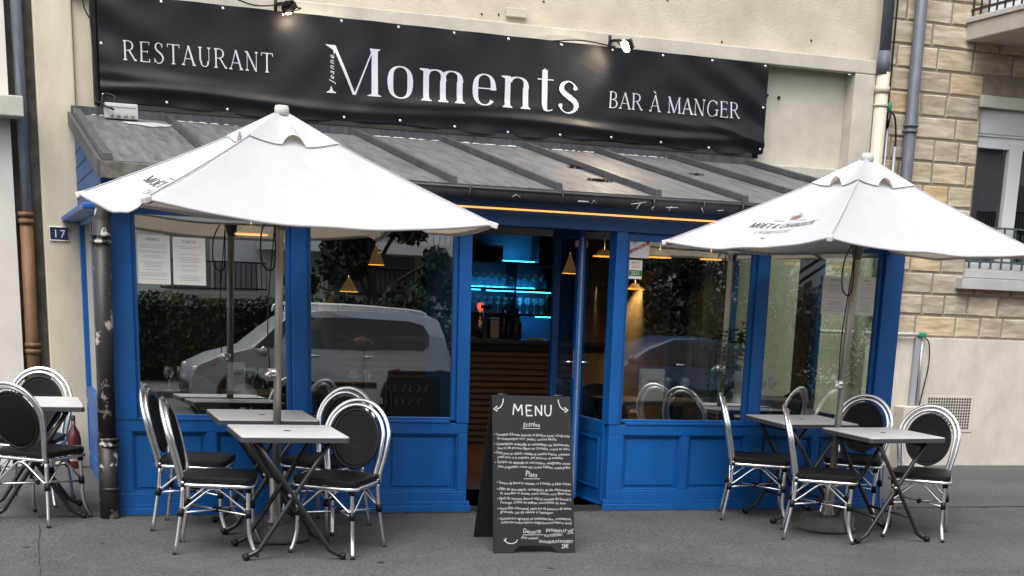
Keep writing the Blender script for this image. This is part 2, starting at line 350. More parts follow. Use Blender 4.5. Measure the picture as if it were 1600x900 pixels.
def glyph(ch, T, t):
    """strokes of one serif letter: list of ('L',x0,y0,x1,y1,w) ('H' same but vertical-cut ends) ('A',cx,cy,rx,ry,a0,a1,T,t) ('S',x,y,half) ('P',points,widths); returns (strokes, advance). cap height 1"""
    S = lambda x, y, h=.1: ('S', x, y, h)
    st = lambda x, y0=0, y1=1, h=.1: [('V', x, y0, y1, T), S(x, y0, h), ('S', x, y1, -h)]
    A = lambda *a: ('A', *a, T, t)
    if ch == 'R': return st(.12) + [A(.3, .745, .26, .24, -90, 90), ('L', .12, .985, .32, .985, t), ('L', .12, .505, .32, .505, t), ('D', .34, .5, .66, 0, T * .9), S(.66, 0, .06)], .74
    if ch == 'E': return st(.12, h=.08) + [('L', .12, .985, .52, .985, t), ('L', .12, .52, .44, .52, t), ('L', .12, .015, .54, .015, t), ('V', .52, .85, 1, t), ('V', .44, .45, .59, t), ('V', .545, 0, .17, t)], .64
    if ch == 'S' : return [('P', [(.44, .84), (.38, .95), (.27, 1), (.14, .93), (.1, .78), (.17, .64), (.3, .53), (.43, .42), (.49, .26), (.44, .08), (.28, -.01), (.13, .05), (.06, .19)], [t, t, t, T * .8, T, T * 1.05, T * 1.1, T * 1.05, T, T * .7, t, t, t]), ('V', .445, .76, .98, t), ('V', .06, .02, .24, t)], .58
    if ch == 'T': return st(.34) + [('L', .02, .985, .66, .985, t), ('V', .03, .83, 1, t), ('V', .65, .83, 1, t)], .68
    if ch == 'A' or ch == 'À': 
        r = [('D', .34, 1, .06, 0, t), ('D', .34, 1.0, .64, 0, T), ('L', .16, .34, .55, .34, t), S(.06, 0, .09), S(.64, 0, .1)]
        if ch == 'À': r.append(('P', [(.24, 1.24), (.38, 1.08)], [T * .9, t]))
        return r, .72
    if ch == 'U': return [('V', .13, .3, 1, T), ('S', .13, 1, -.1), ('V', .6, .3, 1, t), ('S', .6, 1, -.09), A(.365, .3, .235, .3, 180, 360)], .74
    if ch == 'N': return [('V', .12, 0, 1, t), S(.12, 0, .09), ('D', .1, 1, .62, 0, T), ('V', .63, 0, 1, t), ('S', .63, 1, -.09), ('S', .08, 1, -.08)], .76
    if ch == 'B': return st(.12, h=.08) + [A(.3, .755, .2, .23, -90, 90), A(.3, .27, .26, .255, -90, 90), ('L', .12, .985, .31, .985, t), ('L', .12, .525, .31, .525, t), ('L', .12, .015, .31, .015, t)], .64
    if ch == 'M': return [('V', .12, 0, 1, t), S(.12, 0, .09), ('D', .12, 1, .45, .02, T), ('D', .45, .02, .78, 1, t), ('V', .79, 0, 1, T), S(.79, 0, .1), ('S', .79, 1, -.07), ('S', .1, 1, -.07)], .94
    if ch == 'G': return [A(.42, .5, .35, .5, 42, 320), ('V', .7, .05, .42, T), ('L', .56, .42, .82, .42, t), ('V', .68, .72, .95, t)], .84
    if ch == 'C': return [A(.42, .5, .35, .5, 42, 318), ('V', .69, .72, .95, t)], .76
    if ch == 'D': return st(.12, h=.08) + [A(.3, .5, .38, .485, -90, 90), ('L', .12, .985, .31, .985, t), ('L', .12, .015, .31, .015, t)], .78
    if ch == 'O': return [A(.42, .5, .36, .5, 0, 360)], .86
    if ch == 'Ë': g, w_ = glyph('E', T, t); return g + [('V', .22, 1.1, 1.18, .08), ('V', .4, 1.1, 1.18, .08)], w_
    if ch == 'H': return st(.12, h=.08) + st(.62, h=.08) + [('L', .12, .5, .62, .5, t)], .76
    if ch == 'P': return st(.12, h=.08) + [A(.3, .73, .24, .255, -90, 90), ('L', .12, .985, .31, .985, t), ('L', .12, .475, .31, .475, t)], .62
    if ch == '&': return [A(.32, .76, .17, .22, 0, 360), A(.3, .28, .24, .28, 70, 340), ('D', .2, .64, .68, 0, T)], .78
    if ch == 'o': return [A(.315, .345, .25, .345, 0, 360)], .63
    if ch == 'e': return [A(.29, .345, .235, .345, 0, 318), ('L', .06, .375, .53, .375, t)], .57
    if ch == 'n': return [('V', .13, 0, .69, T), S(.13, 0, .1), ('F', .13, .69), A(.335, .45, .2325, .24, 0, 148), ('V', .5, 0, .46, T), S(.5, 0, .1)], .63
    if ch == 'm': return [('V', .13, 0, .69, T), S(.13, 0, .1), ('F', .13, .69), A(.305, .45, .2225, .24, 0, 146), ('V', .46, 0, .46, T), S(.46, 0, .1), A(.635, .45, .2225, .24, 0, 143), ('V', .79, 0, .46, T), S(.79, 0, .1)], .93
    if ch == 't': return [('V', .2, .12, .9, T), ('P', [(.2, .14), (.22, .04), (.29, .005), (.37, .04)], [T, T * .8, t, t]), ('L', .05, .69, .38, .69, t), ('P', [(.155, .70), (.2, .93)], [t, t])], .39
    if ch == 's': return [('P', [(.4, .56), (.34, .65), (.24, .69), (.13, .63), (.1, .52), (.16, .43), (.27, .35), (.38, .26), (.42, .15), (.36, .04), (.24, -.005), (.13, .05), (.08, .15)], [.06, t, t, T * .7, T * .95, T, T * 1.05, T, T * .9, T * .5, t, t, .06]), ('O', .39, .55, .045), ('O', .09, .15, .045)], .5
    if ch == 'J': return [('P', [(.28, 1), (.28, .1), (.16, -.1)], [T, T, t])], .4
    return [], .35
def serif_word(word, T=.12, t=.035, track=.0):
    pen = Pen(); x0 = 0
    for ch in word:
        g, adv = glyph(ch, T, t)
        for k in g:
            if k[0] == 'V': pen.poly([(x0 + k[1] - k[4] / 2, k[2]), (x0 + k[1] + k[4] / 2, k[2]), (x0 + k[1] + k[4] / 2, k[3]), (x0 + k[1] - k[4] / 2, k[3])])
            elif k[0] == 'L': pen.ribbon([(x0 + k[1], k[2]), (x0 + k[3], k[4])], [k[5], k[5]])
            elif k[0] == 'D': pen.poly([(x0 + k[1] - k[5] * .58, k[2]), (x0 + k[1] + k[5] * .58, k[2]), (x0 + k[3] + k[5] * .58, k[4]), (x0 + k[3] - k[5] * .58, k[4])])
            elif k[0] == 'S':
                x, y, h = k[1] + x0, k[2], k[3]; sg = 1 if h > 0 else -1; h = abs(h); q = t * sg
                pen.poly([(x - h, y), (x + h, y), (x + h, y + q * .7), (x + T * .5, y + q * 2.4), (x - T * .5, y + q * 2.4), (x - h, y + q * .7)])
            elif k[0] == 'F': pen.poly([(x0 + k[1] - .13, k[2]), (x0 + k[1] + T / 2, k[2]), (x0 + k[1] + T / 2, k[2] - .06), (x0 + k[1] - T / 2, k[2] - .06), (x0 + k[1] - .13, k[2] - .025)])
            elif k[0] == 'O': pen.poly([(x0 + k[1] + k[3] * math.cos(a * PI / 8), k[2] + k[3] * math.sin(a * PI / 8)) for a in range(16)])
            elif k[0] == 'A':
                _, cx, cy, rx, ry, a0, a1, TT, tt = k; n = max(6, int(abs(a1 - a0) / 9)); pts = []; ws = []
                for i in range(n + 1):
                    a = math.radians(a0 + (a1 - a0) * i / n); wd = tt + (TT - tt) * abs(math.cos(a)) ** 1.6
                    pts.append((x0 + cx + (rx - wd / 2 * abs(math.cos(a))) * math.cos(a), cy + (ry - tt / 2) * math.sin(a))); ws.append(wd)
                pen.ribbon(pts, ws)
            elif k[0] == 'P':
                pts = k[1]; ws = k[2]; P = []; W = []
                for i in range(len(pts) - 1):
                    p0 = Vector(pts[max(i - 1, 0)]); p1 = Vector(pts[i]); p2 = Vector(pts[i + 1]); p3 = Vector(pts[min(i + 2, len(pts) - 1)])
                    for q in range(4):
                        u = q / 4; v = .5 * ((2 * p1) + (p2 - p0) * u + (2 * p0 - 5 * p1 + 4 * p2 - p3) * u * u + (3 * p1 - p0 - 3 * p2 + p3) * u ** 3)
                        P.append((x0 + v.x, v.y)); W.append(ws[i] + (ws[i + 1] - ws[i]) * u)
                P.append((x0 + pts[-1][0], pts[-1][1])); W.append(ws[-1]); pen.ribbon(P, W)
        x0 += adv + track
    mb = MB(); mb.add(pen.v, pen.f); mb.width = x0 - track
    return mb
def place_flat(mb, x0, z0, sx, sz, y, shear=0):   # letter plane -> facade plane (facing -Y)
    mb.v = [(x0 + (v[0] + shear * v[1]) * sx, y - v[2] - .0004, z0 + v[1] * sz) for v in mb.v]; return mb

# ============================================================ GROUND
def sheet(x0, x1, rows, nx=2):
    mb = MB()
    xs = [x0 + (x1 - x0) * i / nx for i in range(nx + 1)]
    vs = [(x, y, z) for y, z in rows for x in xs]; n = nx + 1
    return mb.add(vs, [(j * n + i, j * n + i + 1, (j + 1) * n + i + 1, (j + 1) * n + i) for j in range(len(rows) - 1) for i in range(nx)])
struct('pavement', sheet(-40, 45, [(-12.4, -.372), (0, 0), (3.4, 0)]), M_asph)
struct('kerb', MB().box(-40, 45, -12.55, -12.4, -.52, -.372), mat('kerb_granite', (.3, .29, .28), .8, var=.2))
struct('road', sheet(-60, 60, [(-19, -.58), (-12.55, -.48)]), mat('road_asphalt', (.06, .06, .062), .85, var=.2))
struct('far_pavement', MB().box(-60, 60, -22.3, -19, -.9, -.46), M_asph)
struct('ground', sheet(-300, 300, [(-300, -1.0), (-22.3, -.62)]), mat('soil', (.09, .085, .06), .9, var=.3))
struct('ground', sheet(-300, 300, [(9.5, -.01), (300, -.01)]), MATS['soil'])
# repaired seams in the asphalt
crk = MB()
def crack(p, q, n, jit, wd):
    a = Vector(p); b = Vector(q); pts = []
    for i in range(n + 1):
        v = a.lerp(b, i / n); pts.append(Vector((v.x + random.uniform(-jit, jit), v.y + random.uniform(-jit, jit), 0)))
    vs = []
    for i, v in enumerate(pts):
        d = (pts[min(i + 1, n)] - pts[max(i - 1, 0)]).normalized(); s_ = Vector((-d.y, d.x, 0)) * wd * random.uniform(.5, 1.3)
        for t_ in (v + s_, v - s_): vs.append((t_.x, t_.y, gz(t_.y) + .003))
    crk.add(vs, [(2 * i, 2 * i + 1, 2 * i + 3, 2 * i + 2) for i in range(n)])
crack((-.5, -.35, 0), (-.62, -4, 0), 22, .008, .0035)
crack((3.1, -1.9, 0), (4.6, -2.5, 0), 16, .02, .002)
crack((-3, -2.35, 0), (8, -2.42, 0), 60, .012, .002)
struct('pavement_seam', crk, mat('seam', (.025, .024, .023), .9))

random.seed(14)
for nm_, cnt, r0, r1, m_ in (('pavement_stain', 40, .006, .022, mat('old_stain', (.03, .028, .027), .8)), ('chewing_gum_spot', 34, .006, .014, mat('gum_grey', (.12, .117, .112), .8))):
    g_ = MB()
    for k in range(cnt):
        x, y = random.uniform(-1.2, 8.5), random.uniform(-3.2, -.05); r_ = random.uniform(r0, r1); ph = random.uniform(0, 6); n = 14
        g_.add([(x + r_ * (1 + .3 * math.sin(3 * a + ph) + .15 * math.sin(5 * a)) * math.cos(a), y + r_ * .9 * (1 + .25 * math.sin(2 * a + ph)) * math.sin(a), gz(y + r_ * .8 * math.sin(a)) + .0025 + .0003 * (k % 5)) for a in [2 * PI * q / n for q in range(n)]], [tuple(range(n))])
    struct(nm_, g_, m_)
dirt = MB(); n = 160; vs = []
for i in range(n + 1):
    x = -.5 + 7.9 * i / n
    vs += [(x, -.018, .0022), (x, -.03 - .05 * random.random() ** 2, gz(-.05) + .0035)]
dirt.add(vs, [(2 * i, 2 * i + 1, 2 * i + 3, 2 * i + 2) for i in range(n)]); struct('dirt_line', dirt, mat('dirt', (.035, .032, .028), .95, var=.4, vscale=20))

# ============================================================ MAIN BUILDING
bld = thing('main_building', 'sand rendered building carrying the black banner behind the blue restaurant front', 'building', (3.4, 2.9, 0))
bld_inv = Matrix.Translation((-3.4, -2.9, 0))
def bpart(name, mb, m, bev=0, parent=bld, inv=bld_inv): return mb.xf(inv).build(name, m, parent, bev)
W = MB().box(-.27, 7.28, 2.94, 3.2, 3.66, 6.5)                     # upper wall
bpart('upper_wall', W, M_sand)
W = MB().box(.02, 6.95, 3.0, 3.2, 2.42, 3.66)
bpart('recessed_wall', W, M_recess)
bpart('ground_floor_wall', MB().box(.02, .30, 3.0, 3.2, 0, 2.42), M_cream)
bpart('ground_floor_wall', MB().box(5.62, 7.28, 2.98, 3.2, 0, 2.42), M_cream)
bpart('pilaster', MB().box(-.27, .02, 2.86, 3.2, -.05, 3.66), M_cream, .012)
bpart('pilaster', MB().box(-.268, .022, 2.88, 2.94, 3.66, 6.5), M_cream)
f = MB()
f.prism([(.022, 3.60), (7.15, 3.60), (7.15, 3.72), (.022, 3.72)], 2.83, 2.94)
bpart('moulded_band', f, M_conc, .008)
bpart('moulded_jamb', MB().box(6.93, 7.15, 2.83, 3.0, 2.30, 3.597), M_conc, .008)
bpart('ledge', MB().box(5.95, 6.93, 2.86, 3.0, 2.66, 2.76), M_conc, .01)
bpart('moulded_jamb', MB().box(.022, .20, 2.90, 3.0, 2.42, 3.597), M_cream, .008)
# iron stubs and stains in the recess
for ax_, az_, ar_ in ((6.12, 3.36, .012), (6.24, 3.35, .014), (6.11, 2.98, .01)): bpart('anchor_hole', MB().tube([(ax_, 2.985, az_), (ax_, 3.01, az_)], ar_), M_blackp)
for x, z in ((4.0, 4.02), (4.15, 4.03), (4.9, 4.05), (5.05, 4.05), (3.9, 3.93), (6.5, 3.85), (5.6, 3.76), (2.4, 4.0), (6.7, 4.3), (3.35, 3.78), (3.5, 3.79)):
    hl = MB().lathe([(0, 0), (.009, 0), (.009, .01), (0, .012)], (0, 0, 0), 10); n = 40
    hl.v[-n:] = [(x + v[0], 2.937 - v[2] * .3, z + v[1]) for v in hl.v[-n:]]; bpart('bolt_hole', hl, M_blackp)
bpart('old_fixing', MB().box(3.56, 3.74, 2.90, 2.94, 3.78, 3.85), M_conc, .006)

# house number
hn = MB().box(-.22, -.085, 2.85, 2.858, 1.79, 1.885)
num = thing('house_number_plate', 'small dark blue enamel plate reading 17 on the cream pilaster', 'sign', (-.15, 2.85, 1.84))
iv = Matrix.Translation((.15, -2.85, -1.84))
hn.xf(iv).build('plate', mat('enamel_blue', (.01, .02, .05), .3), num, .003)
fr = MB().tube([(-.224, 2.848, 1.786), (-.081, 2.848, 1.786), (-.081, 2.848, 1.889), (-.224, 2.848, 1.889)], .005, 6, closed=True).xf(iv); fr.build('rim', M_white, num)
tm = text_mb('17', .085, spacing=1.25); tm.v = [(x - .152, 2.8485, 1.808 + y) for x, y, z in tm.v]
tm.xf(iv).build('number', M_letter, num)

rb = thing('red_bottle', 'dark red bottle with pale patterned label standing on the ground against the cream pilaster', 'bottle', (-.12, 2.72, 0))
MB().lathe([(0, 0), (.052, 0), (.055, .015), (.055, .24), (.045, .29), (.018, .34), (.016, .40), (0, .40)], (0, 0, 0), 20).build('glass_body', mat('red_glass', (.06, .008, .012), .25), rb)
MB().lathe([(.0562, .06), (.0562, .19)], (0, 0, 0), 20).build('label_band', mat('patterned_label', (.34, .30, .29), .7, var=.8, vscale=35, dark=(.15, .02, .03)), rb)
MB().lathe([(0, .425), (.018, .425), (.0185, .385)], (0, 0, 0), 14).build('cap', M_blackp, rb)

# ============================================================ LEFT NEIGHBOUR
nb = thing('neighbouring_house', 'white rendered house edge with a concrete ledge at the far left', 'building', (-2, 2.9, 0)); ni = Matrix.Translation((2, -2.9, 0))
bpart('wall', MB().box(-6, -.475, 2.86, 3.3, 0, 6.5), mat('white_render', (.60, .57, .52), .85, var=.1, bump=.2), 0, nb, ni)
bpart('ledge', MB().box(-6, -.375, 2.62, 2.859, 2.67, 2.82), M_conc, .01, nb, ni)
bpart('joint', MB().box(-.475, -.272, 2.99, 3.3, 0, 6.5), mat('dark_joint', (.10, .09, .075), .9, var=.6, vscale=5, bump=.4), 0, nb, ni)
dp = thing('zinc_downpipe', 'old downpipe in the wall joint, zinc above and brown cast iron below', 'downpipe', (-.395, 2.9, 0)); iv = Matrix.Translation((.395, -2.9, 0))
MB().tube([(-.385, 2.90, 6.5), (-.385, 2.90, 1.96)], .042, 14).xf(iv).build('upper_pipe', mat('zinc_pipe', (.33, .38, .43), .45, .5, var=.35, vscale=5, stretch=(4, 4, .6)), dp)
MB().tube([(-.395, 2.90, 1.98), (-.405, 2.90, 0)], .053, 14).xf(iv).build('lower_pipe', mat('brown_iron', (.17, .085, .035), .6, var=.5, vscale=5, stretch=(3, 3, .6), bump=.2), dp)
for z in (1.90, 1.955, .90, .95): MB().tube([(-.396, 2.90, z), (-.396, 2.90, z + .035)], .064, 14).xf(iv).build('collar', MATS['brown_iron'], dp)

# ============================================================ STONE HOUSE ON THE RIGHT
sh = thing('stone_house', 'limestone block house with white window at the right edge', 'building', (9, 2.95, 0)); si = Matrix.Translation((-9, -2.95, 0))
WX0, WX1, WZ0, WZ1 = 8.42, 9.85, 1.93, 3.50     # window opening
bpart('mortar_wall', MB().box(7.285, WX0, 2.955, 3.25, 1.2, 6.5).box(WX1, 16, 2.955, 3.25, 1.2, 6.5).box(WX0, WX1, 2.955, 3.25, 1.2, WZ0).box(WX0, WX1, 2.955, 3.25, WZ1, 6.5), M_mortar, 0, sh, si)
me_v, me_f, tones = [], [], []
random.seed(11)
z = 1.27; row = 0
while z < 5.2:
    h = .203; x = 7.29 - random.uniform(0, .3)
    while x < 11.5:
        wd = random.choice((.28, .36, .42, .48)) * random.uniform(.9, 1.1); a, b = max(x, 7.29), x + wd; z0, z1 = z, z + h
        x += wd
        spans = [(a, b)]
        if z1 > WZ0 + .02 and z0 < WZ1 + .12:
            spans = [(p, q) for p, q in ((a, min(b, WX0)), (max(a, WX1), b)) if q - p > .04]
        for p, q in spans:
            if q - p < .05: continue
            g = .005; c = .012; y0, y1 = 2.957, 2.945 - random.uniform(0, .004); o = len(me_v)
            J4 = [(random.uniform(-.001, .007), random.uniform(-.001, .007)) for _ in range(4)]
            for yy, e in ((y0, g), (y1, g + c)):
                me_v += [(p + e + J4[0][0], yy, z0 + e + J4[0][1]), (q - e - J4[1][0], yy, z0 + e + J4[1][1]), (q - e - J4[2][0], yy, z1 - e - J4[2][1]), (p + e + J4[3][0], yy, z1 - e - J4[3][1])]
            me_f += [(o + 4, o + 5, o + 6, o + 7)] + [(o + i, o + (i + 1) % 4, o + 4 + (i + 1) % 4, o + 4 + i) for i in range(4)]
            t_ = random.random() ** 1.1; tones += [t_] * 5
    z += h
mb = MB(); mb.add(me_v, me_f); blocks = bpart('stone_blocks', mb, M_stone, 0, sh, si)
at = blocks.data.attributes.new('tone', 'FLOAT_COLOR', 'FACE')
for i, t_ in enumerate(tones): at.data[i].color = (t_, t_, t_, 1)
bpart('plinth', MB().box(7.26, 16, 2.885, 3.2, 0, 1.26), M_cream2, .006, sh, si)
# perforated vent in the plinth
vt = bpart('ventilation_grille', MB().box(8.06, 8.66, 2.878, 2.8845, .34, .70), M_cream2, .003, sh, si)
hm = MB()
for i in range(17):
    for j in range(11):
        cx, cz = 8.115 + i * .0305, .385 + j * .0285
        hm.box(cx - .0095, cx + .0095, 2.8755, 2.879, cz - .0095, cz + .0095)
hm.xf(si).build('perforation', mat('hole_dark', (.02, .018, .015), .9), vt)
# window: lintel, shutter box, frame, panes, railing, sill
win = bpart('window', MB().box(WX0, WX0 + .03, 3.02, 3.1, WZ0, 3.18).box(WX1 - .03, WX1, 3.02, 3.1, WZ0, 3.18).box(WX0, WX1, 3.02, 3.1, WZ0, WZ0 + .07).box(WX0, WX1, 3.02, 3.1, 3.11, 3.18)
            .box(8.83, 8.98, 3.0, 3.1, WZ0, 3.13).box(WX0 + .03, 8.83, 3.015, 3.1, 3.07, 3.11).box(8.98, WX1 - .03, 3.015, 3.1, 3.07, 3.11)
            .box(9.4, 9.44, 3.0, 3.1, WZ0, 3.13), mat('white_pvc', (.66, .67, .69), .4), .004, sh, si)
MB().pane(WX0 + .03, WX1 - .03, 3.06, WZ0 + .07, 3.11).xf(si).build('pane', glass('house_glass', (.12, .14, .14), .08, 1.5), win)
bpart('room_void', MB().box(WX0 + .01, WX1 - .01, 3.2, 3.24, WZ0, 3.2), M_int, 0, sh, si)
bpart('shutter_box', MB().box(WX0, WX1, 2.99, 3.12, 3.20, 3.42).box(WX0, WX1, 3.0, 3.12, 3.175, 3.205), mat('shutter_white', (.56, .56, .57), .5, var=.05), .004, sh, si)
bpart('lintel', MB().box(WX0 - .04, WX1 + .05, 2.90, 3.1, 3.425, 3.53), M_cream2, .006, sh, si)
bpart('window_sill', MB().box(WX0 - .10, WX1 + .05, 2.82, 3.1, 1.74, 1.845).box(WX0 - .02, WX1, 2.90, 3.05, 1.85, 1.93), mat('sill_grey', (.42, .41, .40), .8, var=.15, bump=.2), .006, sh, si)
rl = MB().bar((WX0, 2.93, 2.01), (WX1, 2.93, 2.01), .02, .018).bar((WX0, 2.93, 2.33), (WX1, 2.93, 2.33), .02, .018)
for i in range(12): rl.bar((WX0 + .03 + i * .125, 2.93, 1.94), (WX0 + .03 + i * .125, 2.93, 2.34), .016, .016)
bpart('window_railing', rl, mat('railing_green_grey', (.055, .085, .10), .5), 0, sh, si)
# balcony
bal = bpart('balcony', MB().box(8.15, 11.5, 1.75, 2.95, 3.99, 4.14), M_conc, .01, sh, si)
MB().box(8.13, 11.5, 1.72, 2.948, 4.143, 4.19).xf(si).build('slab_edge', mat('pale_stone', (.5, .48, .44), .8, var=.2), bal, .006)
rl = MB()
for i in range(10): rl.bar((8.19, 1.80 + i * .125, 4.19), (8.19, 1.80 + i * .125, 5.1), .014, .014)
for i in range(24): rl.bar((8.19 + i * .125, 1.78, 4.19), (8.19 + i * .125, 1.78, 5.1), .014, .014)
rl.bar((8.19, 1.78, 4.26), (8.19, 2.94, 4.26), .03, .02).bar((8.19, 1.78, 4.26), (11.4, 1.78, 4.26), .03, .02).bar((8.19, 1.78, 5.1), (8.19, 2.94, 5.1), .04, .03)
rl.xf(si).build('balcony_railing', M_bmetal, bal)
MB().box(8.35, 9.6, 2.93, 2.98, 4.19, 6.3).xf(si).build('balcony_door', mat('pale_shutter', (.55, .58, .62), .5), bal)
# pipes between the two buildings
p = thing('cream_downpipe', 'downpipe beside the recess, grey upper length and cream lower length', 'downpipe', (7.22, 2.8, 0)); iv = Matrix.Translation((-7.22, -2.8, 0))
MB().tube([(7.19, 2.79, 6.5), (7.19, 2.79, 3.78)], .052, 14).xf(iv).build('upper_pipe', M_gpipe, p)
MB().tube([(7.19, 2.79, 3.80), (7.19, 2.79, 3.6)], .062, 14).xf(iv).build('collar', M_gpipe, p)
MB().tube([(7.20, 2.79, 3.62), (7.20, 2.79, 2.1), (7.2, 2.79, 0.0)], .062, 14).xf(iv).build('lower_pipe', M_pvc, p)
MB().tube([(7.20, 2.79, 3.50), (7.20, 2.79, 3.44)], .07, 14).xf(iv).build('collar', M_pvc, p)
MB().tube([(7.20, 2.79, 3.35), (7.20, 2.79, 3.32)], .068, 14).xf(iv).build('collar', M_pvc, p)
p = thing('grey_downpipe', 'long blue-grey downpipe on the limestone blocks', 'downpipe', (7.6, 2.86, 0)); iv = Matrix.Translation((-7.6, -2.86, 0))
MB().tube([(7.56, 2.86, 6.5), (7.60, 2.86, 1.3), (7.6, 2.86, 1.26)], .058, 14).xf(iv).build('pipe', M_gpipe, p)
for z in (3.18, 3.13, 1.75): MB().tube([(7.587, 2.86, z), (7.587, 2.86, z + .022)], .072, 14).xf(iv).build('collar', M_gpipe, p)
MB().bar((7.587, 2.86, 3.3), (7.587, 2.95, 3.3), .04, .01).bar((7.587, 2.86, 2.2), (7.587, 2.95, 2.2), .04, .01).xf(iv).build('bracket', M_bmetal, p)
c = thing('cable_conduit', 'thin conduits and black cable with green tape between the two downpipes', 'conduit', (7.36, 2.9, 2.9)); iv = Matrix.Translation((-7.36, -2.9, -2.9))
MB().tube([(7.36, 2.90, 3.28), (7.37, 2.90, 1.4)], .014, 8).tube([(7.46, 2.90, 3.0), (7.47, 2.9, 1.4)], .016, 8).xf(iv).build('conduit', mat('conduit_grey', (.35, .37, .4), .4, .4), c)
MB().tube([(7.35, 2.89, 6), (7.34, 2.89, 3.35), (7.37, 2.87, 3.30), (7.42, 2.88, 3.25), (7.46, 2.9, 3.1), (7.465, 2.9, 2.98)], .009, 8, 4).xf(iv).build('cable', M_blackp, c)
MB().lathe([(0, 0), (.022, .01), (.028, .05), (.018, .09), (0, .1)], (7.352, 2.89, 3.29), 9).xf(iv).build('green_tape', mat('green_tape', (.01, .22, .12), .4), c)
c = thing('plinth_conduit', 'grey vertical trunking with green taped corner against the cream plinth', 'conduit', (7.93, 2.85, .9)); iv = Matrix.Translation((-7.93, -2.85, -.9))
MB().box(7.87, 7.93, 2.84, 2.884, .6, 1.26).xf(iv).build('trunking', mat('trunking', (.3, .31, .33), .5), c, .005)
MB().tube([(7.955, 2.86, 1.25), (7.965, 2.86, .6)], .018, 8).xf(iv).build('conduit', MATS['conduit_grey'], c)
MB().tube([(7.97, 2.85, 1.27), (8.03, 2.85, 1.2), (8.05, 2.85, 1.0), (8.02, 2.86, .75), (8.0, 2.87, .6)], .006, 6, 4).xf(iv).build('cable', M_blackp, c)
MB().tube([(7.9, 2.84, 1.29), (6.9, 2.84, 1.29)], .016, 8).tube([(6.9, 2.84, 1.29), (6.75, 2.84, 1.30), (6.68, 2.84, 1.38), (6.67, 2.84, 1.6)], .016, 8, 4).xf(iv).build('conduit', mat('white_conduit', (.62, .62, .6), .4), c)
MB().cbox((7.93, 2.845, 1.285), (.10, .05, .05), 0).xf(iv).build('green_tape', MATS['green_tape'], c, .015)
tag(MB().box(7.72, 8.02, 2.70, 2.884, -.02, .60).build('meter_cabinet', M_cream2, None, .012), 'low cream meter cabinet against the plinth behind the chairs', 'cabinet')

# ============================================================ BANNER
ban = thing('banner', 'long black vinyl banner lettered Moments with restaurant wording, hung over the zinc roof', 'banner', (3.1, 2.78, 3.22))
bi = Matrix.Translation((-3.1, -2.78, -3.22))
BX0, BX1 = .205, 6.0
def bz0(x): return 2.83 + .012 * math.sin(x * 3.1) 
def bz1(x): return 3.628 - .006 * (x - .2)
gx = [.69 + i * .4755 for i in range(11)]
def bdepth(x, z):
    v = (z - 2.83) / .79; y = 0
    d = min(abs(x - q) for q in gx + [BX0, BX1])
    lo = math.exp(-((v - .13 - .03 * math.sin(x * 2.2)) / .05) ** 2) * (.028 + .012 * math.sin(x * 1.7))
    lo += math.exp(-((v - .24 - .04 * math.sin(x * 1.4 + 2)) / .06) ** 2) * .012 * (1 + math.sin(x * 2.6))
    y += lo
    y += .010 * math.exp(-v * 9) * math.cos(x * 2 * PI / .4755 + .4) + .008 * math.exp(-(1 - v) * 9) * math.cos(x * 2 * PI / .4755)
    y += .006 * math.sin(x * 5.1 + v * 6) * math.sin(v * PI) * .5 + .0035 * math.sin(x * 11.3 - v * 9 + math.sin(x * 3) * 2) * math.sin(v * PI)
    if x > 4.9:
        k = (x - 4.9) / 1.1; y += .020 * k * math.sin((x * .9 + v * 1.1) * 13) * max(0, math.sin(v * PI)) ** .5
        y += .030 * k * math.exp(-((v - .30 + (x - 5.4) * .35) / .045) ** 2)
    if x < .9: y += .014 * (1 - (x - .2) / .7) * math.sin(x * 9 + v * 13)
    return -y
def bpt(x, z): return 2.78 + bdepth(x, z)
nx, nz = 420, 64; mb = MB(); vs = []
for j in range(nz + 1):
    for i in range(nx + 1):
        x = BX0 + (BX1 - BX0) * i / nx; z = bz0(x) + (bz1(x) - bz0(x)) * j / nz; vs.append((x, bpt(x, z), z))
mb.add(vs, [(j * (nx + 1) + i, j * (nx + 1) + i + 1, (j + 1) * (nx + 1) + i + 1, (j + 1) * (nx + 1) + i) for j in range(nz) for i in range(nx)], True)
mb.xf(bi).build('vinyl_sheet', M_banner, ban)
MB().box(.16, .19, 2.80, 2.98, 2.83, 3.60).box(6.0, 6.02, 2.80, 2.98, 2.84, 3.59).box(.19, 6.0, 2.86, 2.98, 2.80, 3.57).xf(bi).build('sign_box', M_blackp, ban)
gm = MB()
GP = [(x, bz1(x) - .025) for x in gx] + [(x + .02, bz0(x) + .03) for x in gx] + [(BX0 + .02, 3.26), (BX0 + .02, 2.89), (BX1 - .03, 3.57), (BX1 - .03, 3.22), (BX1 - .03, 2.87)]
for x, z in GP:
    g = MB().lathe([(0, .004), (.009, .006), (.012, .002), (.012, -.001)], (0, 0, 0), 12)
    g.v = [(x + v[0], bpt(x, z) - v[2] - .002, z + v[1]) for v in g.v]; g.xf(bi).build('grommet', M_chrome, ban)
def on_banner(mb, x0, z0, sx, sz):
    mb.v = [(x0 + v[0] * sx, bpt(x0 + v[0] * sx, z0 + v[1] * sz) - v[2] - .003, z0 + v[1] * sz) for v in mb.v]; return mb.xf(bi)
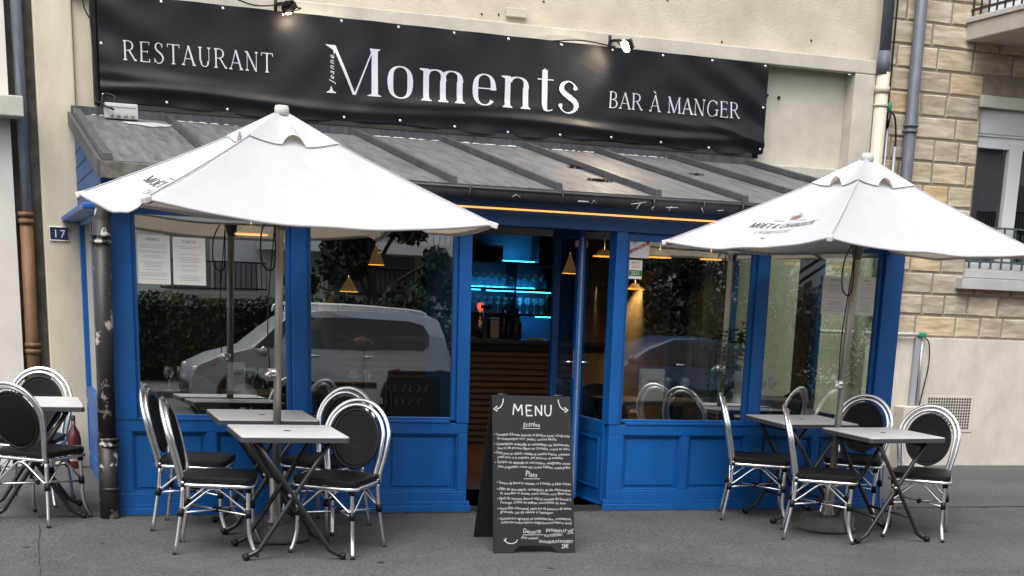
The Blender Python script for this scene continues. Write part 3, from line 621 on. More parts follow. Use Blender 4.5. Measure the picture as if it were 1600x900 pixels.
def fine(mb, step):   # cut long letter faces so that they follow the folds
    me = bpy.data.meshes.new('t'); me.from_pydata(mb.v, [], mb.f); b = bmesh.new(); b.from_mesh(me)
    for ax in (0, 1):
        lo = min(v.co[ax] for v in b.verts); hi = max(v.co[ax] for v in b.verts); q = lo + step
        while q < hi:
            co = [0, 0, 0]; no = [0, 0, 0]; co[ax] = q; no[ax] = 1
            bmesh.ops.bisect_plane(b, geom=b.verts[:] + b.edges[:] + b.faces[:], plane_co=co, plane_no=no); q += step
    b.to_mesh(me); b.free(); o = MB(); o.v = [tuple(v.co) for v in me.vertices]; o.f = [tuple(p.vertices) for p in me.polygons]; o.sm = [False] * len(o.f)
    bpy.data.meshes.remove(me); return o
r = serif_word('RESTAURANT', .085, .036, .12); wd = r.width
on_banner(fine(r, .2), .385, 3.155, 1.17 / wd, .145).build('lettering', M_letter, ban)
r = serif_word('BAR À MANGER', .085, .036, .04); wd = r.width
on_banner(fine(r, .2), 4.475, 3.112, 1.275 / wd, .135).build('lettering', M_letter, ban)
# the large name: a capital with its left stem cut away, then small letters
H = .363
pen = Pen(); T_, t_ = .135, .028
pen.poly([(-.10, 1.0), (.14, 1.0), (.60, .0), (.535, .0), (.13, .86), (.10, .80), (.085, .90)])
pen.poly([(.52, .045), (.545, .0), (.60, .0), (.985, .93), (.955, .93), (.575, .04)])
pen.poly([(.92, 1.0), (1.17, 1.0), (1.16, .98), (1.11, .955), (1.11, .05), (1.16, .025), (1.19, 0), (.86, 0), (.90, .025), (.965, .05), (.965, .94), (.94, .93)])
pen.poly([(-.07, 0), (.145, 0), (.145, .012), (.075, .05), (.042, .14), (.032, .14), (0, .05), (-.07, .012)])
mb = MB(); mb.add(pen.v, pen.f)
on_banner(fine(mb, .1), 2.015, 3.043, H, H).build('lettering', M_letter, ban)
r = serif_word('oments', .112, .024, .06); wd = r.width
on_banner(fine(r, .1), 2.47, 3.043, (4.21 - 2.47) / wd, H * 1.0).build('lettering', M_letter, ban)
tm = text_mb('Jeanne', .062, .4, 1.3, 'LEFT'); tm.v = [(-y, x, z) for x, y, z in tm.v]
tm.v = [(2.052 + v[0], bpt(2.05, 3.12 + v[1]) - .004, 3.118 + v[1]) for v in tm.v]; tm.xf(bi).build('lettering', M_letter, ban)
# floodlights above the banner
def floodlight(x, z, label, pw, col, ang):
    t = thing('floodlight', label, 'lamp', (x, 2.6, z), 'floodlights above the banner')
    MB().tube([(-.06, .24, .06), (-.02, .12, .05), (0, .02, .02)], .012, 8, 4).tube([(-.07, .24, .0), (-.07, .24, .1)], .018, 8).build('arm', M_blackp, t)
    hd = MB(); m = Vector(ang).normalized().to_track_quat('Y', 'Z').to_matrix().to_4x4()
    hd.box(-.05, .05, -.025, .02, -.04, .04)
    for i in range(5): hd.box(-.045, .045, -.045, -.025, -.034 + i * .016, -.028 + i * .016)
    hd.xf(m).build('housing', M_blackp, t, .004)
    MB().tube([(-.062, 0, 0), (-.062, .04, .05), (.0, .06, .06), (.062, .04, .05), (.062, 0, 0)], .006, 6).xf(m).build('bracket', M_blackp, t)
    lz = MB().lathe([(0, .026), (.03, .026), (.045, .022), (.047, .018), (0, .018)], (0, 0, 0), 24); lz.v = [(a, c_, b * 1.15) for a, b, c_ in lz.v]; lz.xf(m).build('lens', emis('lamp_lens', (1, .66, .42), 22), t)
    l = bpy.data.lights.new('flood', 'SPOT'); l.energy = pw; l.color = col; l.spot_size = math.radians(165); l.spot_blend = .9; l.shadow_soft_size = .03
    lo = bpy.data.objects.new('flood_light', l); COL.objects.link(lo); lo.parent = t
    lo.matrix_local = m @ Matrix.Translation((0, .035, 0)) @ Matrix.Rotation(math.radians(90), 4, 'X')
floodlight(1.66, 3.62, 'small black floodlight on an arm over the word restaurant, seen from the side', 5, (1, .85, .62), (.55, .45, -.75))
floodlight(4.55, 3.60, 'glaring lit floodlight over the end of the name on the banner', 26, (1, .82, .58), (-.8, -.28, -.5))
tag(MB().tube([(.19, 2.77, 3.9), (.15, 2.75, 3.5), (.17, 2.75, 3.1), (.16, 2.74, 2.86), (.2, 2.7, 2.82)], .008, 6, 4).tube([(.12, 2.77, 3.9), (.10, 2.76, 3.55), (.16, 2.75, 3.4)], .006, 6, 4)
    .tube([(.2, 2.6, 2.80), (.26, 2.55, 2.78), (.3, 2.6, 2.86), (.22, 2.62, 2.88), (.2, 2.55, 2.80), (.28, 2.5, 2.76)], .008, 6, 4).build('loose_cable', M_blackp), 'loose black cables hanging down the left end of the banner', 'cable')
tag(MB().tube([(1.2, 2.7, 3.68), (1.4, 2.7, 3.63), (1.62, 2.75, 3.66)], .006, 6, 4).build('lamp_cable', M_blackp), 'short black cable reaching the side-on floodlight above the word restaurant', 'cable')
tag(MB().tube([(3.9, 2.79, 3.60), (4.2, 2.75, 3.625), (4.5, 2.75, 3.60)], .006, 6, 4).build('lamp_cable', M_blackp), 'thin black cable dipping to the glaring floodlight along the banner top', 'cable')

# ============================================================ RESTAURANT FRONT (VERANDA)
ver = thing('restaurant_front', 'cobalt blue glazed restaurant front with zinc roof under the black banner', 'restaurant front', (2.95, 0, 0)); vi = Matrix.Translation((-2.95, 0, 0))
def vp(name, mb, m, bev=0, parent=None): return mb.xf(vi).build(name, m, parent or ver, bev)
# plinth, two-step
def plinth(x0, x1, y0=-.02):
    return MB().box(x0, x1, y0, .06, -.03, .045).box(x0 + .008, x1 - .008, y0 + .012, .06, .045, .075)
vp('plinth', plinth(-.01, 2.45), M_blue, .003)
vp('plinth', plinth(3.47, 5.88), M_blue, .003)
# lower panels
def lower(x0, x1, splits):
    mb = MB().box(x0, x1, .035, .06, .07, .62)                      # backing
    mb.box(x0, x1, 0, .035, .075, .145).box(x0, x1, 0, .035, .548, .622)
    xs = [x0] + [q for s in splits for q in s] + [x1]
    for i in range(0, len(xs), 2): mb.box(xs[i], xs[i + 1], .001, .034, .145, .548)
    o = vp('lower_panel', mb, M_blue, .004)
    for a, b in splits:
        m2 = MB()
        for k, (u, v) in enumerate(((a, b),)):
            m2.box(u, v, .012, .034, .145, .157).box(u, v, .012, .034, .536, .548).box(u, u + .012, .012, .034, .157, .536).box(v - .012, v, .012, .034, .157, .536)
            m2.box(u + .034, v - .034, .026, .0348, .18, .513)
        m2.xf(vi).build('panel_moulding', M_blue, o, .003)
lower(0, 2.42, [(.115, .60), (.665, 1.165), (1.28, 1.775), (1.845, 2.35)])
lower(3.50, 5.86, [(3.62, 4.09), (4.15, 4.62), (4.76, 5.19), (5.25, 5.68)])
for a, b in ((.158, 1.175), (1.285, 2.285), (3.63, 4.63), (4.72, 5.68)): vp('sill', MB().box(a, b, -.008, .06, .624, .642), M_blue, .003)
for a, b in ((.0, .155), (1.178, 1.283), (2.335, 2.425), (3.49, 3.575), (4.625, 4.71), (5.70, 5.865)):
    vp('post', MB().box(a, b, -.006, .09, .6225, 2.06), M_blue, .006)
# window frames and panes
def window(x0, x1, z1=1.965):
    t = .03
    fr = MB().box(x0, x0 + t, .025, .075, .642, z1).box(x1 - t, x1, .025, .075, .642, z1).box(x0 + t, x1 - t, .025, .075, z1 - .05, z1).box(x0 + t, x1 - t, .025, .075, .642, .66)
    f = vp('window', fr, M_blue, .003)
    MB().pane(x0 + t * .5, x1 - t * .5, .05, .645, z1 - .02).xf(vi).build('pane', M_glass, f)
window(.155, 1.178); window(1.283, 2.335); window(3.575, 4.625); window(4.71, 5.70)
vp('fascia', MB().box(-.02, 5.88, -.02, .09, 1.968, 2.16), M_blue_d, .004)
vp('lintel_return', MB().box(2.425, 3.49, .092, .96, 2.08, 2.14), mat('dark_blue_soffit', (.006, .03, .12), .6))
vp('led_strip', MB().box(1.9, 4.25, -.036, -.022, 2.070, 2.080), emis('orange_led', (1, .33, .08), 1.15))
# roof, battens, flashing
def rz(y): return 2.235 + .178 * y
def rslab(x0, x1, y0, y1, lo, hi): return [(x0, y0, rz(y0) + lo), (x1, y0, rz(y0) + lo), (x1, y1, rz(y1) + lo), (x0, y1, rz(y1) + lo), (x0, y0, rz(y0) + hi), (x1, y0, rz(y0) + hi), (x1, y1, rz(y1) + hi), (x0, y1, rz(y1) + hi)]
BF = [(0, 3, 2, 1), (4, 5, 6, 7), (0, 1, 5, 4), (1, 2, 6, 5), (2, 3, 7, 6), (3, 0, 4, 7)]
roof = vp('zinc_roof', MB().add(rslab(-.03, 5.92, -.22, 2.93, -.05, 0), BF), M_zinc)
RX = [.02, .72, 1.47, 2.25, 3.0, 3.74, 4.42, 5.12, 5.88]
for i, x in enumerate(RX):
    m2 = MB(); w_ = .024 if 0 < i < 8 else .034
    for a, b in ((-.13, .85), (.856, 1.9), (1.906, 2.80)):
        vs = []
        for yy in (a, b):
            for q, h in ((-w_, 0.002), (w_, 0.002), (w_ * .8, .046), (-w_ * .8, .046)): vs.append((x + q, yy, rz(yy) + h + (0.0015 if a > .8 else 0)))
        m2.add(vs, [(0, 1, 2, 3), (7, 6, 5, 4), (0, 4, 5, 1), (1, 5, 6, 2), (2, 6, 7, 3), (3, 7, 4, 0)])
    m2.xf(vi).build('batten', M_zincd, roof, .003)
MB().add(rslab(-.03, 5.92, -.235, -.215, -.06, .012), BF).xf(vi).build('drip_edge', M_zincl, roof)
vp('flashing', MB().box(-.02, 5.92, 2.79, 2.86, 2.72, 2.798), M_zincl, .003)
vp('roof_timber', MB().box(.2, 5.9, 2.785, 2.855, 2.80, 2.835), mat('black_timber', (.02, .017, .016), .7, var=.3))
vp('ceiling', MB().add(rslab(0, 5.86, .0, 2.95, -.12, -.06), BF), mat('veranda_ceiling', (.30, .30, .29), .8))
# moss, leaf litter and old white sealant on the roof
def patch(cx, cy, rx, ry, n, m, name, lab, cat, hgt=.012):
    mb = MB()
    for k in range(n):
        a = random.uniform(0, 2 * PI); r_ = random.random() ** .6; x = cx + rx * r_ * math.cos(a); y = cy + ry * r_ * math.sin(a); s_ = random.uniform(.010, .026)
        z = rz(y) + random.uniform(.002, hgt); q = random.uniform(0, PI)
        mb.add([(x + s_ * math.cos(q + j * PI / 2) * (1 if j % 2 else .5), y + s_ * math.sin(q + j * PI / 2) * (1 if j % 2 else .5), z + random.uniform(-.003, .006)) for j in range(4)], [(0, 1, 2, 3)])
    o = mb.build(name, m); tag(o, lab, cat); return o
M_lit = mat('leaf_litter', (.10, .06, .035), .9, var=.4, vscale=30)
patch(3.72, 1.42, .11, .08, 120, M_lit, 'leaf_litter', 'brown leaf litter caught on the zinc roof above the doorway', 'leaves')
patch(3.58, .62, .10, .06, 110, M_lit, 'leaf_litter', 'clump of brown leaves low on the roof near the gutter', 'leaves')
patch(4.78, 1.55, .07, .04, 40, M_lit, 'leaf_litter', 'small scrap of dead leaves on the right part of the roof', 'leaves')
se = MB(); pts = []
for k in range(26):
    a = 2 * PI * k / 26; pts.append((.52 + .20 * math.cos(a) * random.uniform(.75, 1.1), 2.36 + .16 * math.sin(a) * random.uniform(.6, 1.15)))
se.add([(x, y, rz(y) + .006) for x, y in pts], [tuple(range(26))])
tag(se.build('sealant_patch', mat('white_sealant', (.42, .42, .42), .7, var=.3, vscale=20)), 'splash of white sealant on the zinc below the cable box', 'sealant')
for a, b in ((.75, 1.43), (2.3, 2.95), (3.05, 3.68), (3.8, 4.36), (4.5, 5.06), (.1, .4)):
    sl = MB(); n = 24; vs = []
    for i in range(n + 1):
        x = a + (b - a) * i / n; q = random.uniform(.001, .008); vs += [(x, 2.792 - q, rz(2.79) + .004), (x, 2.797, rz(2.797) + .02 + q)]
    sl.add(vs, [(2 * i, 2 * i + 2, 2 * i + 3, 2 * i + 1) for i in range(n)])
    sl.xf(vi).build('sealant_bead', MATS['white_sealant'], roof)
# junction box on the roof
jb = thing('cable_box', 'grey junction box with round sockets lying on the roof below the banner', 'junction box', (.34, 2.55, 2.69)); iv = Matrix.Translation((-.34, -2.55, -2.69))
MB().box(.215, .465, 2.55, 2.66, 2.70, 2.815).xf(iv).build('box', mat('box_grey', (.42, .42, .39), .6, var=.1), jb, .008)
MB().box(.235, .445, 2.545, 2.552, 2.785, 2.80).xf(iv).build('lid', MATS['box_grey'], jb, .003)
for i in range(4):
    MB().tube([(.262 + i * .052, 2.55, 2.735), (.262 + i * .052, 2.53, 2.733)], .016, 12).tube([(.262 + i * .052, 2.53, 2.733), (.262 + i * .052, 2.522, 2.732)], .009, 10).xf(iv).build('cable_gland', MATS['box_grey'], jb)
# gutter with brackets and pale graffiti
gut = MB(); vs = []; N = 10; X0, X1 = -.02, 5.95
for x in (X0, X1):
    for rr in (.065, .060):
        for k in range(N + 1):
            a = PI + PI * k / N; vs.append((x, -.265 + rr * math.cos(a), 2.178 + rr * 1.05 * math.sin(a)))
n1 = N + 1
fs = [(k, k + 1, k + 1 + 2 * n1, k + 2 * n1) for k in range(N)] + [(n1 + k, n1 + 2 * n1 + k, n1 + 2 * n1 + k + 1, n1 + k + 1) for k in range(N)]
fs += [(k, n1 + k, n1 + k + 1, k + 1) for k in range(N)] + [(2 * n1 + k, 2 * n1 + k + 1, 3 * n1 + k + 1, 3 * n1 + k) for k in range(N)]
gut.add(vs, fs, True).tube([(X0, -.331, 2.180), (X1, -.331, 2.180)], .009, 8)
g = vp('gutter', gut, mat('gutter_black', (.035, .035, .042), .5, var=.4, vscale=9))
for x in (.3, .95, 1.6, 2.3, 2.95, 3.62, 4.0, 4.3, 5.0, 5.6):
    MB().tube([(x, -.335, 2.185), (x, -.333, 2.15), (x, -.30, 2.117), (x, -.265, 2.107), (x, -.22, 2.12)], .006, 6).box(x - .012, x + .012, -.34, -.19, 2.183, 2.189).xf(vi).build('gutter_bracket', M_zincl, g)
MB().box(-.04, .32, -.345, -.325, 2.095, 2.195).xf(vi).build('zinc_end_piece', mat('mottled_zinc', (.14, .125, .105), .6, .2, var=.6, vscale=10), g, .006)
sc = MB()
random.seed(5)
def stroke(pts, w_=.004):
    w_ *= .7
    a = [(x, -.3325 - .0008, z) for x, z in pts]; sc.tube(a, w_, 5)
for (ax, az, k) in ((2.62, 2.135, 0), (3.06, 2.135, 1), (3.50, 2.14, 2), (3.62, 2.15, 3), (3.75, 2.14, 4), (3.98, 2.135, 5), (4.10, 2.15, 6)):
    if k == 0: stroke([(ax - .03, az), (ax, az + .018), (ax + .03, az)])
    elif k == 1: stroke([(ax, az), (ax + .08, az)], .008); stroke([(ax + .1, az - .01), (ax + .115, az + .014), (ax + .135, az - .01)])
    elif k == 2: stroke([(ax - .05, az - .002), (ax, az + .006), (ax + .06, az + .018)], .005); stroke([(ax + .02, az + .01), (ax - .01, az - .03)], .005)
    elif k == 3: stroke([(ax, az - .02), (ax - .02, az - .03), (ax - .005, az - .038)], .004)
    elif k == 4: stroke([(ax - .04, az - .01), (ax + .05, az - .005)], .005); stroke([(ax, az), (ax - .02, az - .03)], .004)
    elif k == 5: stroke([(ax, az + .01), (ax + .015, az - .025)], .004)
    else: stroke([(ax, az - .02), (ax + .05, az - .014)], .004)
sc.xf(vi).build('painted_scribble', mat('dull_scribble', (.30, .31, .32), .7), g)
# left side wall: boards above, window, panel, ledge; right side glazing
sd_ = MB()
vs = [(0.0, .0, 1.97), (0, 2.86, 1.97), (0, 2.86, rz(2.86) - .06), (0, 0, rz(0) - .06)]
sd_.add(vs + [(.04, y, z) for _, y, z in vs], BF)
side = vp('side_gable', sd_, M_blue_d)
lb = MB()
for i in range(0, 7): lb.box(-.004, 0, max(.05, (1.976 + i * .115 - 2.235 + .075) / .178), 2.84, 1.985 + i * .115, 1.991 + i * .115)
lb.xf(vi).build('board_joint', mat('joint_blue', (.002, .02, .08), .6), side)
vp('side_verge', MB().add([(-.045, -.2, rz(-.2) - .09), (-.02, -.2, rz(-.2) - .09), (-.02, 2.86, rz(2.86) - .09), (-.045, 2.86, rz(2.86) - .09), (-.045, -.2, rz(-.2) + .01), (-.02, -.2, rz(-.2) + .01), (-.02, 2.86, rz(2.86) + .01), (-.045, 2.86, rz(2.86) + .01)], BF), M_zincd)
vp('side_ledge', MB().box(-.13, 0, .06, 2.86, 1.93, 1.97), M_blue, .01)
for X, sg, nm, gm_ in ((0.0, 1, 'left', M_dglass), (5.865, -1, 'right', M_sglass)):
    a, b = (X, X + .05) if sg > 0 else (X - .05, X)
    c_, d_ = (X + .018, X + .024) if sg > 0 else (X - .024, X - .018)
    mb = MB().box(a, b, .095, 2.86, 0, .08).box(a, b, .095, 2.86, .56, .66).box(a, b, .095, 2.86, 1.90, 1.965)
    ys = (.095, .16, 1.20, 1.30, 1.50, 1.56, 2.80, 2.86) if sg < 0 else (.095, .20, 1.38, 1.48, 1.48, 1.49, 2.76, 2.86)
    for i in range(0, 8, 2): mb.box(a, b, ys[i], ys[i + 1], .66, 1.90)
    fr = vp('side_window', mb, M_blue, .004)
    MB().panex((c_ + d_) / 2, .1, 2.85, .66, 1.90).xf(vi).build('pane', gm_, fr)
    vp('side_panel', MB().box(a + .006, b - .006, .095, 2.86, .08, .56), M_blue)
    m3 = MB()
    for (u, v) in ((.17, 1.36), (1.50, 2.78)):
        for (p_, q_, r_, s_) in ((u, v, .13, .15), (u, v, .50, .52), (u, u + .02, .15, .50), (v - .02, v, .15, .50)): m3.box(a - .004, b + .004, p_, q_, r_, s_)
    vp('panel_moulding', m3, M_blue, .003)
    if sg < 0: vp('mullion_cover', MB().box(a - .012, b + .001, 1.302, 1.498, .66, 1.9), mat('brown_mullion', (.10, .065, .04), .6))
# entrance recess
vp('entrance_return', MB().box(3.49, 3.53, .091, 1.05, 0, .08).box(3.492, 3.528, .091, 1.05, .08, .545).box(3.49, 3.53, .091, 1.05, .545, .64).box(3.49, 3.53, .091, .13, .64, 2.08).box(3.49, 3.53, 1.0, 1.05, .64, 2.08).box(3.49, 3.53, .13, 1.0, 1.98, 2.08), M_blue, .004)
m3 = MB()
for (p_, q_, r_, s_) in ((.16, .96, .14, .155), (.16, .96, .50, .515), (.16, .175, .155, .50), (.945, .96, .155, .50)): m3.box(3.482, 3.492, p_, q_, r_, s_)
m3.box(3.47, 3.49, .0, 1.04, -.02, .045)
vp('panel_moulding', m3, M_blue, .002)
vp('return_pane', MB().panex(3.51, .125, 1.005, .64, 1.985), M_dglass)
vp('entrance_return', MB().box(2.385, 2.425, .091, 1.05, 0, 2.08), M_blue, .004)
vp('door_frame', MB().box(3.40, 3.49, 1.0, 1.06, 0, 2.06).box(2.425, 2.45, 1.0, 1.06, 0, 2.06).box(2.45, 3.40, 1.0, 1.06, 2.0, 2.08), M_blue, .004)
vp('threshold', MB().box(2.425, 3.49, .0, 1.06, -.02, .03), mat('threshold_dark', (.02, .02, .022), .6))
vp('threshold', MB().box(2.45, 3.40, 1.0, 1.04, .03, .05), M_zincl)
# the open door leaf
H0 = Vector((3.405, 1.03, 0)); H1 = Vector((3.345, .29, 0)); dv = (H1 - H0); L_ = dv.length; ang = math.atan2(dv.y, dv.x)
dm = Matrix.Translation(H0 - Vector((2.95, 0, 0))) @ Matrix.Rotation(ang, 4, 'Z')
door = MB().box(0, L_, -.025, .025, .05, .14).box(0, L_, -.025, .025, 1.93, 2.02).box(0, .08, -.025, .025, .14, 1.93).box(L_ - .08, L_, -.025, .025, .14, 1.93).xf(dm).build('door', M_blue, ver, .004)
MB().pane(.07, L_ - .07, 0, .13, 1.94).xf(dm).build('pane', M_dglass, door)
MB().box(L_ - .001, L_ + .004, -.007, .005, .06, 1.93).xf(dm).build('lock_plate', mat('steel_plate', (.42, .44, .5), .4, .7, var=.3, vscale=14), door)
MB().box(L_ - .07, L_ - .02, -.045, .045, 1.86, 1.91).xf(dm).build('door_catch', mat('pink_plastic', (.6, .42, .36), .5), door, .006)
hd = MB()
for s_ in (-1, 1):
    hd.tube([(L_ - .04, s_ * .026, 1.05), (L_ - .04, s_ * .08, 1.05), (L_ - .16, s_ * .085, 1.05)], .010, 8).box(L_ - .055, L_ - .025, min(s_ * .026, s_ * .032), max(s_ * .026, s_ * .032), .93, 1.13)
hd.xf(dm).build('door_handle', M_chrome, door)
# front downpipe on the left corner
dpf = thing('peeling_downpipe', 'black downpipe with peeling paint on the left corner of the blue front', 'downpipe', (-.055, -.1, 0)); iv = Matrix.Translation((.055, .1, 0))
MB().tube([(.22, -.25, 2.11), (.19, -.22, 2.04), (.10, -.14, 1.99), (.0, -.10, 1.94), (-.03, -.10, 1.83), (-.035, -.10, 1.7)], .052, 14, 5).xf(iv).build('elbow', M_peel, dpf)
MB().tube([(-.03, -.10, 1.86), (-.05, -.10, .45)], .056, 16).xf(iv).build('pipe', M_peel, dpf)
MB().tube([(-.05, -.10, .5), (-.052, -.10, -.02)], .063, 16).xf(iv).build('lower_pipe', M_peel, dpf)
for z in (1.72, 1.76, .50, .46, .18): MB().tube([(-.035 - .006 * (z < 1), -.10, z), (-.035 - .006 * (z < 1), -.10, z + .018)], .070, 16).xf(iv).build('collar', M_peel, dpf)
# papers and stickers on the glass
def sheetpaper(x0, x1, z0, z1, head, lab, grp=None, y=.0435, mir=False):
    t = thing('menu_sheet', lab, 'notice', ((x0 + x1) / 2, y, (z0 + z1) / 2), grp); iv = Matrix.Translation((-(x0 + x1) / 2, -y, -(z0 + z1) / 2))
    MB().box(x0, x1, y, y + .001, z0, z1).xf(iv).build('paper', M_paper, t)
    w_ = x1 - x0; h_ = z1 - z0
    tm = text_mb(head, w_ * .12, spacing=1.2); tm.v = [((x0 + x1) / 2 + a, y - .0006, z1 - h_ * .12 + b) for a, b, c in tm.v]; tm.xf(iv).build('heading', M_ink, t)
    ln = MB(); z = z1 - h_ * .2
    while z > z0 + h_ * .08:
        if random.random() > .22:
            q = w_ * random.uniform(.22, .42)
            ln.box((x0 + x1) / 2 - q, (x0 + x1) / 2 + q, y - .0007, y, z, z + h_ * .007)
        z -= h_ * .032
    ln.xf(iv).build('small_print', mat('grey_print', (.30, .30, .31), .8), t)
sheetpaper(.185, .40, 1.488, 1.79, 'MENU', 'left paper of the pair of menus inside the left window')
sheetpaper(.418, .625, 1.49, 1.785, 'CARTE', 'right paper of the pair of menus inside the left window')
sheetpaper(5.20, 5.42, 1.462, 1.735, 'CARTE', 'menu paper left of the pole in the rightmost window')
sheetpaper(5.50, 5.655, 1.462, 1.745, 'MENU', 'narrow menu paper right of the pole in the rightmost window')
st = thing('licence_sticker', 'white square sticker with red diagonal band in the corner of the window', 'sticker', (3.69, .044, 1.88)); iv = Matrix.Translation((-3.69, -.044, -1.88))
MB().box(3.612, 3.765, .0435, .0445, 1.80, 1.925).xf(iv).build('paper', M_paper, st)
MB().prism([(3.614, 1.825), (3.763, 1.895), (3.763, 1.923), (3.614, 1.853)], .0425, .0435).xf(iv).build('red_band', M_red, st)
tm = text_mb('LICENCE', .032); q = math.atan2(.07, .149); tm.v = [(3.688 + a * math.cos(q) - b * math.sin(q), .0418, 1.862 + a * math.sin(q) + b * math.cos(q)) for a, b, c in tm.v]; tm.xf(iv).build('lettering', M_paper, st)
tm = text_mb('IV', .04); tm.v = [(3.65 + a, .043, 1.888 + b) for a, b, c in tm.v]; tm.xf(iv).build('lettering', M_ink, st)
st = thing('guide_sticker', 'small sticker marked 2025 on green below the red banded one', 'sticker', (3.66, .044, 1.72)); iv = Matrix.Translation((-3.66, -.044, -1.72))
MB().box(3.612, 3.715, .0435, .0445, 1.655, 1.785).xf(iv).build('paper', M_paper, st)
MB().box(3.614, 3.713, .0428, .0435, 1.675, 1.715).xf(iv).build('green_band', M_green, st)
for s_, z, m_, zz in (('2025', 1.684, M_paper, .034), ('PETIT', 1.755, M_red, .026), ('FUTÉ', 1.727, M_red, .026)):
    tm = text_mb(s_, zz); tm.v = [(3.663 + a, .0422, z + b) for a, b, c in tm.v]; tm.xf(iv).build('lettering', m_, st)

# ============================================================ BISTRO CHAIRS
def make_chair(label):
    t = thing('bistro_chair', label, 'chair')
    def lean(z): u = max(0, z - .43); return -.195 - .20 * u - .10 * u * u
    # double arch of the back
    def arch(hw0, hw1, ztop, dx):
        pts = []
        for sy in (-1,):
            pts += [(lean(.40) + dx, -hw0, .40), (lean(.46) + dx, -hw0 - .002, .46), (lean(.56) + dx, -(hw0 + hw1) / 2 - .004, .56)]
        zc = ztop - hw1 * 1.02
        for k in range(0, 13):
            a = PI - PI * k / 12; z = zc + hw1 * 1.02 * math.sin(a); pts.append((lean(z) + dx, hw1 * math.cos(a), z))
        pts += [(lean(.56) + dx, (hw0 + hw1) / 2 + .004, .56), (lean(.46) + dx, hw0 + .002, .46), (lean(.40) + dx, hw0, .40)]
        return pts
    MB().tube(arch(.178, .213, .885, -.012), .0125, 10, 3).tube(arch(.155, .184, .858, .006), .0120, 10, 3).build('back_frame', M_chrome, t)
    def oval(ry, rz_, n=40): return [(lean(.655 + rz_ * math.sin(2 * PI * k / n)) + .004, ry * math.cos(2 * PI * k / n), .655 + rz_ * math.sin(2 * PI * k / n)) for k in range(n)]
    # oval sling
    vs = [(lean(.655) - .012, 0, .655)]; n = 40; rings = 8
    for j in range(1, rings + 1):
        f_ = j / rings
        for k in range(n):
            a = 2 * PI * k / n; z = .655 + .172 * f_ * math.sin(a); vs.append((lean(z) + .004 - .020 * (1 - f_ * f_), .150 * f_ * math.cos(a), z))
    fs = [(0, 1 + k, 1 + (k + 1) % n) for k in range(n)]
    for j in range(rings - 1):
        for k in range(n): a = 1 + j * n + k; b = 1 + j * n + (k + 1) % n; fs.append((a, a + n, b + n, b))
    mb = MB().add(vs, fs, True); o = mb.build('backrest', M_black, t); q = o.modifiers.new('thick', 'SOLIDIFY'); q.thickness = .008; q.offset = 0
    MB().tube(oval(.152, .174), .0095, 8, closed=True).build('piping', M_blackp, o)
    # seat
    sp = []
    for (cx, cy, a0) in ((.165, .160, 0), (-.150, .140, 90), (-.150, -.140, 180), (.165, -.160, 270)):
        for k in range(5): a = math.radians(a0 + 22.5 * k); sp.append((cx + .055 * math.cos(a), cy + .05 * math.sin(a)))
    MB().slab(sp, .425, .462).build('seat', M_black, t, .010)
    MB().tube([(x * .97, y * 1.0, .412) for x, y in sp], .0115, 8, closed=True).build('seat_frame', M_chrome, t)
    # legs with bindings and rubber feet
    for sy in (-1, 1):
        l = MB().tube([(-.192, sy * .172, .43), (-.20, sy * .176, .30), (-.225, sy * .190, .12), (-.245, sy * .200, .0)], .0125, 10, 2).build('leg', M_chrome, t)
        MB().tube([(-.245, sy * .200, .014), (-.247, sy * .201, 0)], .0135, 10).build('foot_cap', M_blackp, l)
        MB().tube([(-.2035, sy * .1775, .275), (-.211, sy * .182, .225)], .019, 10).build('binding', M_blackp, l)
        MB().tube([(-.193, sy * .1725, .425), (-.195, sy * .173, .40)], .018, 10).build('binding', M_blackp, l)
        l = MB().tube([(.182, sy * .178, .42), (.182, sy * .180, .26), (.186, sy * .184, .13), (.204, sy * .194, .06), (.226, sy * .206, .012)], .0125, 10, 3).build('leg', M_chrome, t)
        MB().tube([(.226, sy * .206, .015), (.230, sy * .208, 0)], .0135, 10).build('foot_cap', M_blackp, l)
        MB().tube([(.182, sy * .178, .44), (.182, sy * .178, .375)], .019, 10).build('binding', M_blackp, l)
        MB().tube([(.182, sy * .180, .275), (.1825, sy * .181, .225)], .019, 10).build('binding', M_blackp, l)
    RP, FP = (-.207, .180, .255), (.182, .180, .255)
    def arc(a, b, top): 
        m_ = [(a[i] + b[i]) / 2 for i in range(3)]
        L3 = lambda p_, u_, h_: (p_[0] + (m_[0] - p_[0]) * u_, p_[1] + (m_[1] - p_[1]) * u_, p_[2] + (top - p_[2]) * h_)
        return [a, L3(a, .4, .45), L3(a, .82, .93), (m_[0], m_[1], top), L3(b, .82, .93), L3(b, .4, .45), b]
    corners = [(-.207, -.180, .255), (.182, -.180, .255), (.182, .180, .255), (-.207, .180, .255)]
    for i in range(4): MB().tube(arc(corners[i], corners[(i + 1) % 4], .392), .0065, 8, 3).build('arched_brace', M_chrome, t)
    for i in (0, 1):
        a, b = corners[i], corners[i + 2]
        MB().tube([(a[0], a[1], .245 - i * .004), (b[0], b[1], .245 - i * .004)], .0065, 8).build('stretcher', M_chrome, t)
    MB().tube([(-.04, .0, .243), (.015, 0, .243)], .016, 10).build('stretcher_binding', M_blackp, t)
    return t
